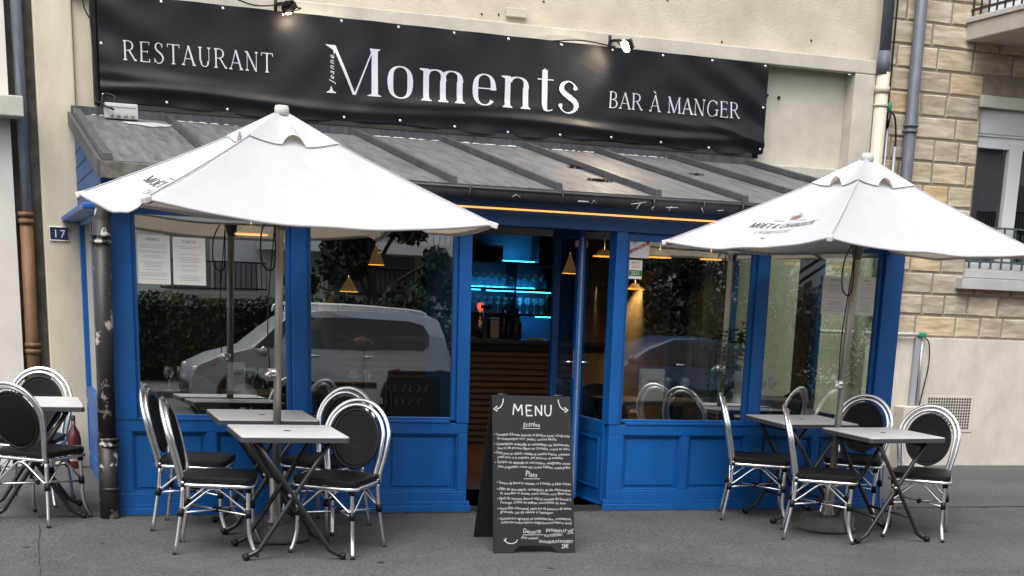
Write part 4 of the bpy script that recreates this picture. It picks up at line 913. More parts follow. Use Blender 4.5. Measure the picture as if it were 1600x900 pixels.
chairs = [
 (.505, -1.225, -12.5, 'chrome chair with black oval back, nearest the street on the left of the front-left table'),
 (.467, -.49, -19, 'chair on the window side behind its near twin, left of the larger umbrella pole'),
 (1.206, -1.315, -127.7, 'chair with dark oval back facing the street, right of the table under the larger umbrella'),
 (1.275, -.55, -134, 'chair half hidden behind another, right of the rear table by the second window'),
 (4.635, -1.18, -27, 'chair seen edge-on left of the front table under the right umbrella'),
 (4.53, -.40, -24, 'chair seen edge-on by the blue panels, left of the rear table under the right umbrella'),
 (5.44, -1.155, -127, 'rightmost chair, black oval back in front of the cream plinth'),
 (5.33, -.42, -128, 'chair behind the right umbrella pole with its back against the blue corner post'),
 (-.473, -.13, 55, 'chair seen from behind at the far left edge, nearest the street'),
 (-.50, .66, -108, 'chair behind the small table at the far left, by the cream pilaster'),
]
c0 = None
for i, (x, y, a, lab) in enumerate(chairs):
    if i == 0:
        c0 = make_chair(lab); c0['group'] = 'bistro chairs on the terrace'; c0.location = (x, y, gz(y)); c0.rotation_euler = tilt(math.radians(a))
    else: dup(c0, (x, y, gz(y)), tilt(math.radians(a)), lab)
# ============================================================ FOLDING TABLES
def make_table(label):
    t = thing('folding_table', label, 'table')
    def oct_(hx, hy, c): return [(hx, -hy + c), (hx, hy - c), (hx - c, hy), (-hx + c, hy), (-hx, hy - c), (-hx, -hy + c), (-hx + c, -hy), (hx - c, -hy)]
    top = MB().slab(oct_(.310, .295, .014), .712, .728).build('tabletop', M_lam, t, .002)
    MB().slab(oct_(.316, .301, .016), .694, .7225).build('edge_band', M_edge, top, .002)
    MB().lathe([(0, .7285), (.022, .7285), (.022, .7295), (.018, .7295), (.018, .7285)], (0, 0, 0), 20, False).build('parasol_hole_cap', M_edge, top)
    for s_, yo in ((1, .0), (-1, -.028)):
        for sy in (-1, 1):
            y = sy * (.245 + (yo if sy > 0 else yo)); 
            l = MB().tube([(-s_ * .215, y, .695), (s_ * .16, y, .13), (s_ * .215, y, .055), (s_ * .285, y, .022)], .0150, 8, 3).build('leg', M_bmetal, t)
            MB().tube([(s_ * .270, y - .006, .026), (s_ * .300, y - .012, .018)], .021, 8).build('foot_cap', M_blackp, l)
        MB().tube([(s_ * .13, -.245 - yo, .175), (s_ * .13, .245 + yo, .175)], .010, 8).build('cross_bar', M_bmetal, t)
        MB().tube([(-s_ * .195, -.245, .665), (-s_ * .195, .245, .665)], .010, 8).build('cross_bar', M_bmetal, t)
    MB().tube([(-.03, -.262, .383), (-.03, -.215, .383)], .008, 8).build('pivot_bolt', M_chrome, t)
    return t
tables = [(.89, -1.355, 0, 'front square table with pale top under the larger umbrella, nearest the street'),
          (.88, -.53, 0, 'rear square table by the window under the larger umbrella'),
          (5.06, -1.19, 5, 'front square table under the right umbrella, overlapping the rightmost chair'),
          (4.84, -.42, 1, 'rear square table under the right umbrella in front of the blue panels'),
          (-.50, .15, 0, 'small square table at the far left between two chairs')]
for i, (x, y, a, lab) in enumerate(tables):
    if i == 0:
        t0 = make_table(lab); t0['group'] = 'folding terrace tables'; t0.location = (x, y, gz(y)); t0.rotation_euler = tilt(math.radians(a))
    else: dup(t0, (x, y, gz(y)), tilt(math.radians(a)), lab)

# ============================================================ UMBRELLAS
M_pole = mat('anodised_pole', (.30, .285, .25), .38, .6, var=.15, vscale=4, stretch=(1, 1, .3))
M_iron = mat('cast_base', (.085, .083, .08), .65, var=.3, vscale=8, bump=.2)
M_print = mat('canvas_print', (.03, .033, .037), .8)
M_pgold = mat('crown_print', (.22, .13, .09), .8)
def umbrella(label, base, top, cn, seed, sag):
    rnd = random.Random(seed)
    t = thing('parasol', label, 'umbrella', base, 'white cafe umbrellas'); B = Vector(base); iv = Matrix.Translation(-B)
    A = Vector(top); cn = [Vector(c) for c in cn]
    def pp(i, u, v, lift=0):
        a, b = cn[i], cn[(i + 1) % 4]
        r = a.lerp(b, u); 
        mid = (cn[0] + cn[1] + cn[2] + cn[3]) / 4
        inn = (Vector((mid.x, mid.y, r.z)) - r) * (.055 * 4 * u * (1 - u))    # edge pulled in between the ribs
        r = r + inn; r.z -= sag * 4 * u * (1 - u) - .004 * math.sin(u * 2 * PI * 2 + seed + i)
        p = A.lerp(r, v)
        p.z -= .10 * math.sin(PI * min(1, v)) * (.35 + .65 * 4 * u * (1 - u)) * .38
        p.z += .005 * math.sin(u * 9 + v * 5 + seed * 1.7 + i) * v * 4 * u * (1 - u) + .0025 * math.sin(u * 23 - v * 11 + seed) * v * v * 4 * u * (1 - u)
        p.z += lift; return p
    can = MB(); nu, nv = 40, 30
    for i in range(4):
        vs = [pp(i, u / nu, .04 + .96 * v / nv) for v in range(nv + 1) for u in range(nu + 1)]
        n = nu + 1; can.add(vs, [(v * n + u, v * n + u + 1, (v + 1) * n + u + 1, (v + 1) * n + u) for v in range(nv) for u in range(nu)], True)
    o = can.xf(iv).build('canopy', M_canvas, t)
    bm = bmesh.new(); bm.from_mesh(o.data); bmesh.ops.remove_doubles(bm, verts=bm.verts, dist=.0005)
    for f_ in bm.faces: f_.normal_update()
    bmesh.ops.recalc_face_normals(bm, faces=bm.faces); bm.to_mesh(o.data); bm.free()
    hem = MB()
    for i in range(4):
        vs = []
        for u in range(nu + 1):
            p = pp(i, u / nu, 1); c_ = pp(i, u / nu, .96); d = (p - c_).normalized(); vs += [p + Vector((0, 0, .0035)), p + d * .012 - Vector((0, 0, .004)), p - d * .028 - Vector((0, 0, .006))]
        hem.add(vs, [(3 * u + k, 3 * u + 3 + k, 3 * u + 4 + k, 3 * u + 1 + k) for u in range(nu) for k in (0, 1)], True)
    hem.xf(iv).build('hem', M_canvas, o)
    seam = MB()
    for i in range(4):
        a = [pp(i, 0, .06 + .94 * k / 20, .005) for k in range(21)]; seam.tube(a, .0035, 6)
    seam.xf(iv).build('ridge_seam', M_canvas, o)
    # wind cap with scalloped mouths
    cap = MB(); ns, nr = 36, 10; capk = .27
    for i in range(4):
        vs = []
        for v in range(nr + 1):
            for u in range(ns + 1):
                uu = u / ns; vv = .02 + (capk - .02) * v / nr; p = pp(i, uu, vv, .014 + .014 * (1 - v / nr))
                sc_ = max(0, 1 - ((uu - .5) / .13) ** 2) ** .7; p.z += .060 * sc_ * (v / nr) ** 2
                vs.append(p)
        n = ns + 1; cap.add(vs, [(v * n + u, v * n + u + 1, (v + 1) * n + u + 1, (v + 1) * n + u) for v in range(nr) for u in range(ns)], True)
    cap.xf(iv).build('wind_cap', M_canvas, t)
    MB().lathe([(0, .055), (.035, .052), (.042, .04), (.044, .0), (.0, -.01)], tuple(A - B + Vector((0, 0, -.005))), 20).build('finial', mat('finial_plastic', (.55, .54, .50), .5), t)
    # ribs, struts, corner pockets
    hub = B.lerp(A, .80)
    for i in range(4):
        a = A + Vector((0, 0, -.05)); b = cn[i] + Vector((0, 0, -.02)); s_ = MB().bar(a, a.lerp(b, .985), .016, .026).xf(iv).build('rib', M_pole, t)
        m_ = a.lerp(b, .5) - Vector((0, 0, .05)); MB().bar(hub, m_, .016, .020).xf(iv).build('strut', M_pole, t)
        d = (cn[i] - A).normalized(); MB().bar(cn[i] - d * .04 - Vector((0, 0, .010)), cn[i] + d * .022 - Vector((0, 0, .0)), .034, .034).xf(iv).build('corner_pocket', mat('pocket', (.58, .56, .53), .6), t, .006)
    MB().tube([Vector((0, 0, .05)), (A - B) * .985], .0245, 16).build('pole', M_pole, t)
    hz = (hub - B); MB().lathe([(.026, -.14), (.034, -.12), (.05, -.02), (.06, .0), (.055, .03), (.026, .04)], tuple(hz), 20).build('hub', mat('hub_dark', (.09, .08, .07), .5), t)
    MB().tube([(.0, -.03, 1.02), (-.03, -.045, 1.03), (-.055, -.05, 1.01)], .010, 8).lathe([(.0, 0), (.034, 0), (.034, .05), (0, .05)], (0, 0, 1.0), 14).build('pulley_clamp', M_chrome, t)
    MB().tube([hz + Vector((-.03, -.04, .0)), Vector((-.035, -.045, 1.4)), Vector((-.03, -.04, 1.05))], .004, 6, 6).tube([hz + Vector((-.04, -.03, .0)), hz + Vector((-.12, -.04, -.16)), hz + Vector((-.12, -.05, -.34)), hz + Vector((-.05, -.05, -.36)), hz + Vector((-.04, -.04, -.1))], .005, 6, 6).build('cord', M_blackp, t)
    # base
    MB().lathe([(0, .0), (.205, .0), (.21, .01), (.21, .018)], (0, 0, 0), 40).lathe([(.21, .018), (.195, .022), (.195, .095), (.19, .105), (.05, .11), (.05, .11)], (0, 0, 0), 40).build('base', M_iron, t)
    MB().lathe([(.05, .105), (.045, .12), (.036, .13), (.034, .38), (.027, .385)], (0, 0, 0), 24).build('pole_socket', M_pole, t)
    # printing
    def printed(mb, i, uc, vc, su, sv, m_, nm):   # letters: x -> along the edge, y -> up towards the tip
        a, b = cn[i], cn[(i + 1) % 4]; el = (b - a).length; hl = (A - a.lerp(b, .5)).length
        vs = []
        for x, y, z in mb.v:
            v = vc - y * sv / hl; u = uc + x * su / (el * max(v, .15)); vs.append(pp(i, u, v, .0030 + z * .3))
        mb.v = vs; mb.xf(iv).build(nm, m_, t)
    for i in (0, 3):
        r = serif_word('MOËT & CHANDON', .155, .065, .02); wd = r.width; r.v = [((x - wd / 2) + .18 * y, y, z) for x, y, z in r.v]
        printed(fine(r, .25), i, .5, .735, .72 / wd, .068, M_print, 'lettering')
        r = serif_word('CHAMPAGNE', .09, .05, .22); wd = r.width; r.v = [(x - wd / 2, y, z) for x, y, z in r.v]
        printed(r, i, .5, .81, .42 / wd, .05, M_print, 'lettering')
        cr = MB().add([(-.5, 0, 0), (.5, 0, 0), (.5, .16, 0), (-.5, .16, 0)], [(0, 1, 2, 3)])
        for bx, tx, ty in ((-.4, -.6, .8), (-.2, -.28, .85), (0, 0, .95), (.2, .28, .85), (.4, .6, .8)): cr.add([(bx - .11, .2, 0), (bx + .11, .2, 0), (tx + .07, ty, 0), (tx - .07, ty, 0)], [(0, 1, 2, 3)])
        cr.add([(-.1, 1.0, 0), (.1, 1.0, 0), (.1, 1.08, 0), (-.1, 1.08, 0)], [(0, 1, 2, 3)]).add([(-.035, 1.1, 0), (.035, 1.1, 0), (.035, 1.35, 0), (-.035, 1.35, 0)], [(0, 1, 2, 3)])
        printed(cr, i, .5, .625, .085, .075, M_pgold, 'crown_emblem')
        ln = MB()
        for s_ in (-1, 1):
            for k in range(6): x = s_ * (.09 + k * .018); ln.add([(x - .005, 0, 0), (x + .005, 0, 0), (x + .005, .009, 0), (x - .005, .009, 0)], [(0, 1, 2, 3)])
        printed(ln, i, .5, .645, 1, 1, M_print, 'date_marks')
        st_ = MB().add([(.02 * math.cos(k * PI / 5 + PI / 2) * (1 if k % 2 == 0 else .45), .02 * math.sin(k * PI / 5 + PI / 2) * (1 if k % 2 == 0 else .45), 0) for k in range(10)], [tuple(range(10))])
        printed(st_, i, .5, .875, 1, 1, M_print, 'star_mark')
    return t
umbrella('larger white square umbrella on the left, sheltering two tables', (.89, -.93, gz(-.93)), (.955, -.95, 2.475),
         [(-.18, -.55, 1.985), (.075, -1.85, 1.918), (2.12, -1.45, 1.905), (1.95, -.05, 1.96)], 1, .075)
umbrella('white square umbrella on the right, its far corner cut by the picture edge', (4.86, -.90, gz(-.9)), (4.915, -.92, 2.475),
         [(3.74, -.28, 1.907), (4.01, -2.1, 1.912), (6.03, -1.45, 1.915), (5.72, .12, 1.94)], 2, .045)

# ============================================================ CHALKBOARD
cb = thing('menu_chalkboard', 'black A-frame chalkboard headed MENU in front of the doorway', 'chalkboard', (2.43, -1.3, gz(-1.3)))
cb.rotation_euler = (math.atan(SL), 0, math.radians(-4)); CBW = .535
M_slate = mat('slate', (.012, .013, .015), .6, var=.25, vscale=4, spec=.3)
def leg_panel(yb, yt, nm, front):
    zt = .945; th = .012
    poly = [(-CBW / 2, 0), (-CBW / 2 + .125, 0), (-CBW / 2 + .165, .045), (CBW / 2 - .165, .045), (CBW / 2 - .115, 0), (CBW / 2, 0), (CBW / 2 - .01, zt), (-CBW / 2 + .02, zt)]
    n = len(poly); vs = [(x, yb + (yt - yb) * z / zt - th / 2, z) for x, z in poly] + [(x, yb + (yt - yb) * z / zt + th / 2, z) for x, z in poly]
    mb = MB().add(vs, [tuple(range(n)), tuple(range(2 * n - 1, n - 1, -1))] + [(i, i + n, (i + 1) % n + n, (i + 1) % n) for i in range(n)])
    return mb.build(nm, M_slate, cb, .002)
fb = leg_panel(-.23, .02, 'front_board', 1); leg_panel(.32, .035, 'rear_board', 0)
for x in (-.18, .18): MB().tube([(x - .03, .027, .95), (x + .03, .027, .95)], .007, 8).build('hinge', M_bmetal, cb)
k_ = .25 / .945
def on_board(mb):
    mb.v = [(x, -.23 + k_ * z - .0075 - .0006 - y_, z) for x, z, y_ in mb.v]; return mb.build('chalk_writing', M_chalk, fb)
random.seed(3)
def chalk(s_, x, z, size, align='LEFT', slant=.12, sx=1.0, rot=0, bold=0):
    cu = bpy.data.curves.new('t', 'FONT'); cu.body = s_; cu.size = size; cu.shear = slant; cu.align_x = align; cu.resolution_u = 2; cu.offset = bold * size
    ob = bpy.data.objects.new('t', cu); me = bpy.data.meshes.new_from_object(ob)
    ph = random.uniform(0, 6)
    mb = MB().add([(x + (v.co.x * math.cos(rot) * sx - v.co.y * math.sin(rot)), z + v.co.x * math.sin(rot) + v.co.y * (1 + .12 * math.sin(v.co.x * 55 + ph)) + .0022 * math.sin(v.co.x * 38 + ph), 0) for v in me.vertices], [tuple(p.vertices) for p in me.polygons])
    bpy.data.objects.remove(ob); bpy.data.curves.remove(cu); bpy.data.meshes.remove(me); on_board(mb)
def cstroke(pts, w_=.004):
    P = Pen(); P.ribbon(pts, [w_] * len(pts)); on_board(MB().add([(a, b, c) for a, b, c in P.v], P.f))
# hand lettered heading from strokes
P = Pen(); w_ = .0085; hx, hz_ = -.118, .832; 
def S_(*pts): P.ribbon([(hx + a, hz_ + b) for a, b in pts], [w_] * len(pts))
S_((0, 0), (.010, .066)); S_((.010, .066), (.033, .022)); S_((.033, .022), (.056, .062)); S_((.056, .062), (.060, -.002))
S_((.086, .058), (.088, -.004)); S_((.084, .058), (.124, .058)); S_((.086, .028), (.118, .028)); S_((.086, -.003), (.126, -.003))
S_((.146, -.004), (.146, .056)); S_((.146, .056), (.184, .0)); S_((.184, -.002), (.186, .062))
S_((.208, .062), (.206, .02), (.214, .003), (.226, -.003), (.240, .004), (.246, .022), (.248, .064))
on_board(MB().add([(a, b, c) for a, b, c in P.v], P.f))
for s_ in (-1, 1):
    cx = s_ * .185; pts = [(cx + s_ * (-.03 + .03 * math.sin(a) * 1.0) + (s_ * .0), .925 - .055 * (1 - math.cos(a))) for a in [i * PI / 2 / 8 for i in range(9)]]
    pts = [(s_ * (.178 + .045 * (1 - math.cos(a))), .928 - .062 * math.sin(a)) for a in [i * PI / 2 / 8 for i in range(9)]]
    cstroke(pts, .006); e_ = pts[-1]; cstroke([(e_[0] - s_ * .006, e_[1] + .016), (e_[0] + s_ * .018, e_[1] - .001), (e_[0] - s_ * .006, e_[1] - .014)], .007)
chalk('Entrées', .0, .762, .040, 'CENTER', .1, .9, 0, .0); cstroke([(-.06, .752), (.055, .752)], .003)
rows = [('• Tomates d\'Antan, burrata et jambon fumé, vinaigrette', .708, -.245, .023), ('au balsamique noir, pesto, sorbet basilic', .684, -.225, .022),
        ('• Camarguais andouille et camembert de Normandie,', .652, -.245, .023), ('beurre de pomme fleurs au Calvados, crème au cidre', .628, -.225, .022),
        ('• Petit pois en salade, ricotta et menthe fraîche, crémeux', .596, -.245, .023), ('petit pois à la menthe, gel poivron et menthe', .572, -.225, .022),
        ('• Tartare de daurade et concombre, vinaigrette citron', .542, -.245, .023), ('yuzu gingembre, crème aux herbes fraîches, salade grillée', .516, -.225, .022),
        ('• Tartare de boeuf au couteau, os à moelle et frites maison', .418, -.235, .023), ('• Filet de lieu nacré, camarguais de lin, mousseline', .380, -.235, .023),
        ('de chou-fleur et sésame, crème saumon, curry Black Rose', .357, -.215, .022), ('• Pavé de saumon, fenouil rôti et chutney de fenouil à', .325, -.235, .023),
        ("l'orange, crème au saffran, mousseline de fève", .302, -.215, .022), ('• Faux-filet Allemand, petit jus et pomme de terre', .266, -.235, .023),
        ("grenaille, jus de viande à l'estragon", .243, -.215, .022), ('• Quinoa aux agrumes et betterave fine, cromesquis,', .205, -.235, .023), ('crème aux herbes fraîches (supp betterave bœuf au thon)', .182, -.215, .022)]
for s_, z, x, sz in rows:
    wid = min(.475, .0096 * len(s_) * 1.0) ; tgt = (.245 - x) if len(s_) > 46 else (.245 - x) * len(s_) / 50
    tm = text_mb(s_, sz, align='LEFT'); W_ = max(v[0] for v in tm.v); chalk(s_, x, z, sz, 'LEFT', .12, tgt / W_, math.radians(-.6), .0)
chalk('Plats', -.01, .462, .046, 'CENTER', .1, .9, 0, .0); cstroke([(-.06, .450), (.045, .450)], .003)
chalk('Desserts', -.015, .122, .036, 'CENTER', .1, .9, 0, .0); cstroke([(-.075, .112), (.06, .112)], .003)
chalk('(Voir ardoise)', -.03, .087, .022, 'CENTER', .1, .9, 0, .0)
chalk('ENTRÉE/PLAT', .075, .128, .024, 'LEFT', .1, .95, 0, .004); chalk('25€', .215, .118, .036, 'LEFT', .1, .7, 0, .0)
chalk('PLAT/DESSERT', .065, .102, .021, 'LEFT', .1, .9, 0, .004)
chalk('ENTRÉE/PLAT/DESSERT', .03, .062, .023, 'LEFT', .1, .95, 0, .004); chalk('28€', .175, .028, .036, 'LEFT', .1, .8, 0, .0)
cstroke([(-.19, .082), (-.185, .070), (-.165, .060), (-.14, .060), (-.12, .068), (-.11, .084)], .005); cstroke([(-.180, .090), (-.192, .086), (-.196, .074)], .005)

# ============================================================ INTERIOR
room = thing('dining_room', 'dim dining room behind the blue front with dark walls and wooden floor', 'room', (3, 4.5, 0)); ri = Matrix.Translation((-3, -4.5, 0))
MB().box(.04, 5.82, .07, 2.9, -.02, .03).box(-.3, 7.0, 2.9, 8.2, -.02, .03).xf(ri).build('floor', M_woodfl, room)
MB().box(-.35, 7.0, 8.2, 8.3, 0, 2.7).xf(ri).build('back_wall', M_int, room)
MB().box(-.35, -.25, 3.2, 8.2, 0, 2.7).xf(ri).build('side_wall', M_int, room)
MB().box(6.95, 7.05, 3.2, 8.2, 0, 2.7).xf(ri).build('side_wall', M_int, room)
MB().box(-.35, 7.05, 3.2, 8.3, 2.6, 2.7).xf(ri).build('ceiling', M_int, room)
MB().box(.02, 6.95, 3.0, 3.19, 2.03, 2.42).xf(ri).build('lintel_beam', mat('lintel_grey', (.34, .34, .33), .8), room)
MB().box(5.575, 5.80, 2.93, 2.978, .03, 2.03).box(5.575, 5.617, 2.978, 3.22, .03, 2.03).xf(ri).build('dark_pier', M_int, room)
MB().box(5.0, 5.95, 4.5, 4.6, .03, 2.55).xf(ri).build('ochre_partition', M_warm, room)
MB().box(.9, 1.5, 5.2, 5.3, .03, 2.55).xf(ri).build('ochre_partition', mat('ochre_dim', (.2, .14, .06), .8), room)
def point(x, y, z, pw, col, r=.03, parent=None):
    l = bpy.data.lights.new('bulb', 'POINT'); l.energy = pw; l.color = col; l.shadow_soft_size = r
    o = bpy.data.objects.new('bulb', l); COL.objects.link(o); o.location = (x, y, z); return o
dl = thing('downlight', 'small ceiling spotlight washing the ochre wall with warm light', 'lamp', (5.62, 4.36, 1.80))
MB().tube([(0, 0, .12), (0, 0, 0)], .035, 14).build('housing', M_blackp, dl)
MB().tube([(0, 0, .11), (0, .0, .75)], .006, 8).build('stem', M_blackp, dl)
l = bpy.data.lights.new('spot', 'SPOT'); l.energy = 26; l.color = (1, .72, .38); l.spot_size = math.radians(58); l.spot_blend = .6; l.shadow_soft_size = .02
lo = bpy.data.objects.new('spot_light', l); COL.objects.link(lo); lo.parent = dl; lo.location = (0, 0, -.01); lo.rotation_euler = (math.radians(12), 0, 0)
wsf = thing('wall_shelf', 'dark shelf with jars on the wall seen through the licence sticker window', 'shelf', (5.9, 4.4, 1.65))
MB().box(-.28, .25, -.1, .1, -.015, .01).build('board', M_bmetal, wsf)
for x, h in ((-.12, .10), (-.03, .14), (.08, .16)):
    MB().lathe([(0, 0), (.035, 0), (.038, h * .7), (.02, h * .85), (.022, h), (0, h)], (x, 0, .01), 14).build('jar', mat('jar_clay', (.12, .08, .05), .5), wsf)
# bar counter
bar = thing('bar_counter', 'bar counter fronted with horizontal wooden slats', 'bar counter', (3.7, 4.5, 0)); iv = Matrix.Translation((-3.7, -4.5, 0))
MB().box(2.25, 5.2, 4.54, 5.0, .03, .99).xf(iv).build('body', M_int, bar)
MB().box(2.2, 5.25, 4.46, 5.05, 1.035, 1.075).xf(iv).build('counter_top', mat('worktop', (.05, .04, .032), .3), bar, .004)
MB().box(2.22, 5.23, 4.50, 5.03, .965, 1.033).xf(iv).build('fascia', M_blackp, bar)
sm = MB()
for i in range(15): sm.box(2.25, 5.2, 4.515, 4.54, .06 + i * .061, .06 + i * .061 + .036)
sm.xf(iv).build('slat_front', M_wood, bar)
# back bar with lit shelves
bb = thing('back_bar', 'shelving behind the counter lit bright blue from below', 'shelving', (4.55, 5.8, 0)); iv = Matrix.Translation((-4.55, -5.8, 0))
MB().box(4.0, 5.35, 5.86, 5.9, .9, 2.4).xf(iv).build('back_panel', mat('panel_grey', (.22, .26, .30), .35), bb)
for z in (1.295, 1.555, 1.825): MB().box(4.0, 5.3, 5.55, 5.86, z, z + .02).xf(iv).build('shelf', M_bmetal, bb)
MB().box(4.58, 4.60, 5.54, 5.86, 1.0, 1.83).box(5.28, 5.31, 5.54, 5.86, .9, 2.4).box(3.97, 4.0, 5.54, 5.86, .9, 2.4).xf(iv).build('upright', M_bmetal, bb)
EB = emis('blue_led', (.02, .42, 1), 7)
for x0, x1, y, z in ((4.36, 4.95, 5.70, 1.853), (4.28, 5.0, 5.57, 1.540), (4.1, 4.9, 5.80, 1.58), (4.85, 5.2, 5.6, 1.285), (4.05, 4.25, 5.7, 1.545)):
    MB().box(x0, x1, y, y + .012, z, z + .008).xf(iv).build('led_strip', EB, bb)
bl = point(4.65, 5.62, 1.47, .55, (.03, .40, 1), .08); bl.parent = bb; bl.location = (.1, -.18, 1.47)
bl = point(4.65, 5.62, 1.9, .4, (.03, .40, 1), .08); bl.parent = bb; bl.location = (.12, -.15, 1.92)
bl = point(4.65, 5.62, 1.1, .35, (.02, .25, 1), .08); bl.parent = bb; bl.location = (.3, -.15, 1.2)
MB().box(4.22, 4.46, 5.6, 5.8, 1.85, 2.0).xf(iv).build('drawer_box', M_blackp, bb)
MB().box(4.85, 5.25, 5.56, 5.8, 1.85, 2.12).box(4.95, 5.25, 5.56, 5.8, 1.58, 1.8).xf(iv).build('speaker_box', M_blackp, bb)
M_wg = glass('drinking_glass', (.93, .96, .97), .10, 1.6)
def wineglass(loc, h, lab, grp):
    prof = [(.0, 0), (.034, .002), (.006, .01), (.004, h * .45), (.02, h * .52), (.036, h * .68), (.033, h * .9), (.028, h)]
    o = MB().lathe(prof, (0, 0, 0), 14).build('wine_glass', M_wg); o.location = loc; return tag(o, lab, 'glass', grp)
def copyo(o, loc):
    c = o.copy(); COL.objects.link(c); c.location = loc; return c
wg = wineglass((4.05, 5.70, 1.575), .17, 'stemmed glass in the rows standing on the blue-lit shelves behind the bar', 'glasses on the back bar shelves')
for z in (1.575, 1.315):
    for r_ in (0, 1):
        for i in range(12):
            x = 4.06 + i * .083 + r_ * .04
            if z > 1.5 and x > 4.98: continue
            if (z, r_, i) != (1.575, 0, 0): copyo(wg, (x, 5.74 - r_ * .09, z))
# things on the counter
tp = thing('beer_tap', 'steel beer tap with a glowing red round badge on the counter', 'beer tap', (3.96, 4.75, 1.075))
MB().tube([(0, 0, 0), (0, 0, .26)], .03, 16).tube([(0, 0, .26), (-.02, -.06, .27)], .022, 12).build('column', M_chrome, tp)
MB().tube([(-.03, -.10, .31), (-.03, -.115, .31)], .036, 24).build('badge', emis('red_badge', (1, .08, .04), .8), tp)

MB().tube([(-.03, -.11, .31), (.08, -.1, .30)], .02, 10).build('handle', M_blackp, tp)
cf = thing('steel_dispenser', 'small steel dispenser with a shining top beside the beer tap', 'dispenser', (4.12, 4.8, 1.075))
MB().box(-.05, .05, -.06, .06, 0, .19).build('body', mat('warm_steel', (.42, .36, .30), .3, .8), cf, .01)
MB().box(-.052, .052, -.062, .062, .19, .205).build('lid', M_chrome, cf, .004)
M_bot = mat('bottle_dark', (.012, .02, .012), .15)
bt = None
for i, (x, y, h) in enumerate(((4.22, 4.8, .30), (4.29, 4.85, .27), (4.36, 4.78, .31), (4.42, 4.9, .24), (5.0, 5.65, .28), (5.08, 5.68, .30), (5.16, 5.64, .26))):
    zz = 1.075 if y < 5.2 else 1.315
    o = MB().lathe([(0, 0), (.034, 0), (.036, .01), (.036, h * .62), (.013, h * .80), (.013, h), (0, h)], (0, 0, 0), 14).build('bottle', M_bot)
    o.location = (x, y, zz)
    tag(o, 'dark bottle standing among the others on the bar counter' if y < 5.2 else 'dark bottle at the right end of the blue-lit shelf', 'bottle', 'bottles on the counter' if y < 5.2 else 'bottles on the shelf end')
tag(MB().lathe([(0, 0), (.05, 0), (.085, .05), (.08, .06), (0, .02)], (4.75, 4.7, 1.075), 16).build('bowl', M_paper), 'pale shallow bowl on the right part of the counter', 'bowl')
tag(MB().box(4.45, 4.6, 4.62, 4.74, 1.075, 1.09).box(4.47, 4.6, 4.6, 4.72, 1.09, 1.10).build('folded_cloth', M_paper, None, .004), 'folded pale cloth lying on the counter', 'cloth')
# pendants
M_shade = mat('shade_outside_glow', (.26, .18, .08), .5, .0)
M_shade.node_tree.nodes['Principled BSDF'].inputs['Emission Color'].default_value = (1, .5, .12, 1); M_shade.node_tree.nodes['Principled BSDF'].inputs['Emission Strength'].default_value = .06  # faint orange emission added to imitate room light on the shade outsides
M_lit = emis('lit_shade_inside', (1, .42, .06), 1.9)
def pendant(loc, r, h, ceil, lab, kind='dish'):
    t = thing('pendant_lamp', lab, 'pendant lamp', loc, 'pendant lamps in the dining room')
    if kind == 'dish': prof = [(.012, h), (.03, h * .95), (r * .6, h * .45), (r, 0)]
    elif kind == 'dome': prof = [(.0, h), (r * .6, h * .93), (r * .95, h * .7), (r, 0)]
    else: prof = [(.012, h), (.016, h * .9), (r, 0)]
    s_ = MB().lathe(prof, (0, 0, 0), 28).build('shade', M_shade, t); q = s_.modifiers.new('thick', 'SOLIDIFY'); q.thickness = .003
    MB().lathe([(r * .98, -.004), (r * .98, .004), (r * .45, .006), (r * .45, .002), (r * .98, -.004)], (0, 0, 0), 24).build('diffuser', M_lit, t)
    MB().tube([(0, 0, h), (0, 0, ceil - loc[2])], .0035, 6).build('cord', M_blackp, t)
    l = point(0, 0, h * .45, 5, (1, .66, .32), .012); l.parent = t; return t
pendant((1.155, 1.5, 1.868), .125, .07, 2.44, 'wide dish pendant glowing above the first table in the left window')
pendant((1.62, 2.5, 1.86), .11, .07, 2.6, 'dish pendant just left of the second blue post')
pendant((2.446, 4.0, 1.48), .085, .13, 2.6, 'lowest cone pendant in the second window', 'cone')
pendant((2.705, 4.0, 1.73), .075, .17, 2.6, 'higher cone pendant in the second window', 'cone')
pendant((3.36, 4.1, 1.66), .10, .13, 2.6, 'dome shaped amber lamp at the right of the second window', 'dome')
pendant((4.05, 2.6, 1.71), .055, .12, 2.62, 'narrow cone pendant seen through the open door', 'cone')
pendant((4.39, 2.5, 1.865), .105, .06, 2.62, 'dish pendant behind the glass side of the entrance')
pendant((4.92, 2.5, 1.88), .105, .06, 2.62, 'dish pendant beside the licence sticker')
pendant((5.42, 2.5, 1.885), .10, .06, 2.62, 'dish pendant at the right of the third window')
pendant((4.74, 2.6, 1.60), .085, .05, 2.62, 'low dish pendant in front of the ochre wall')
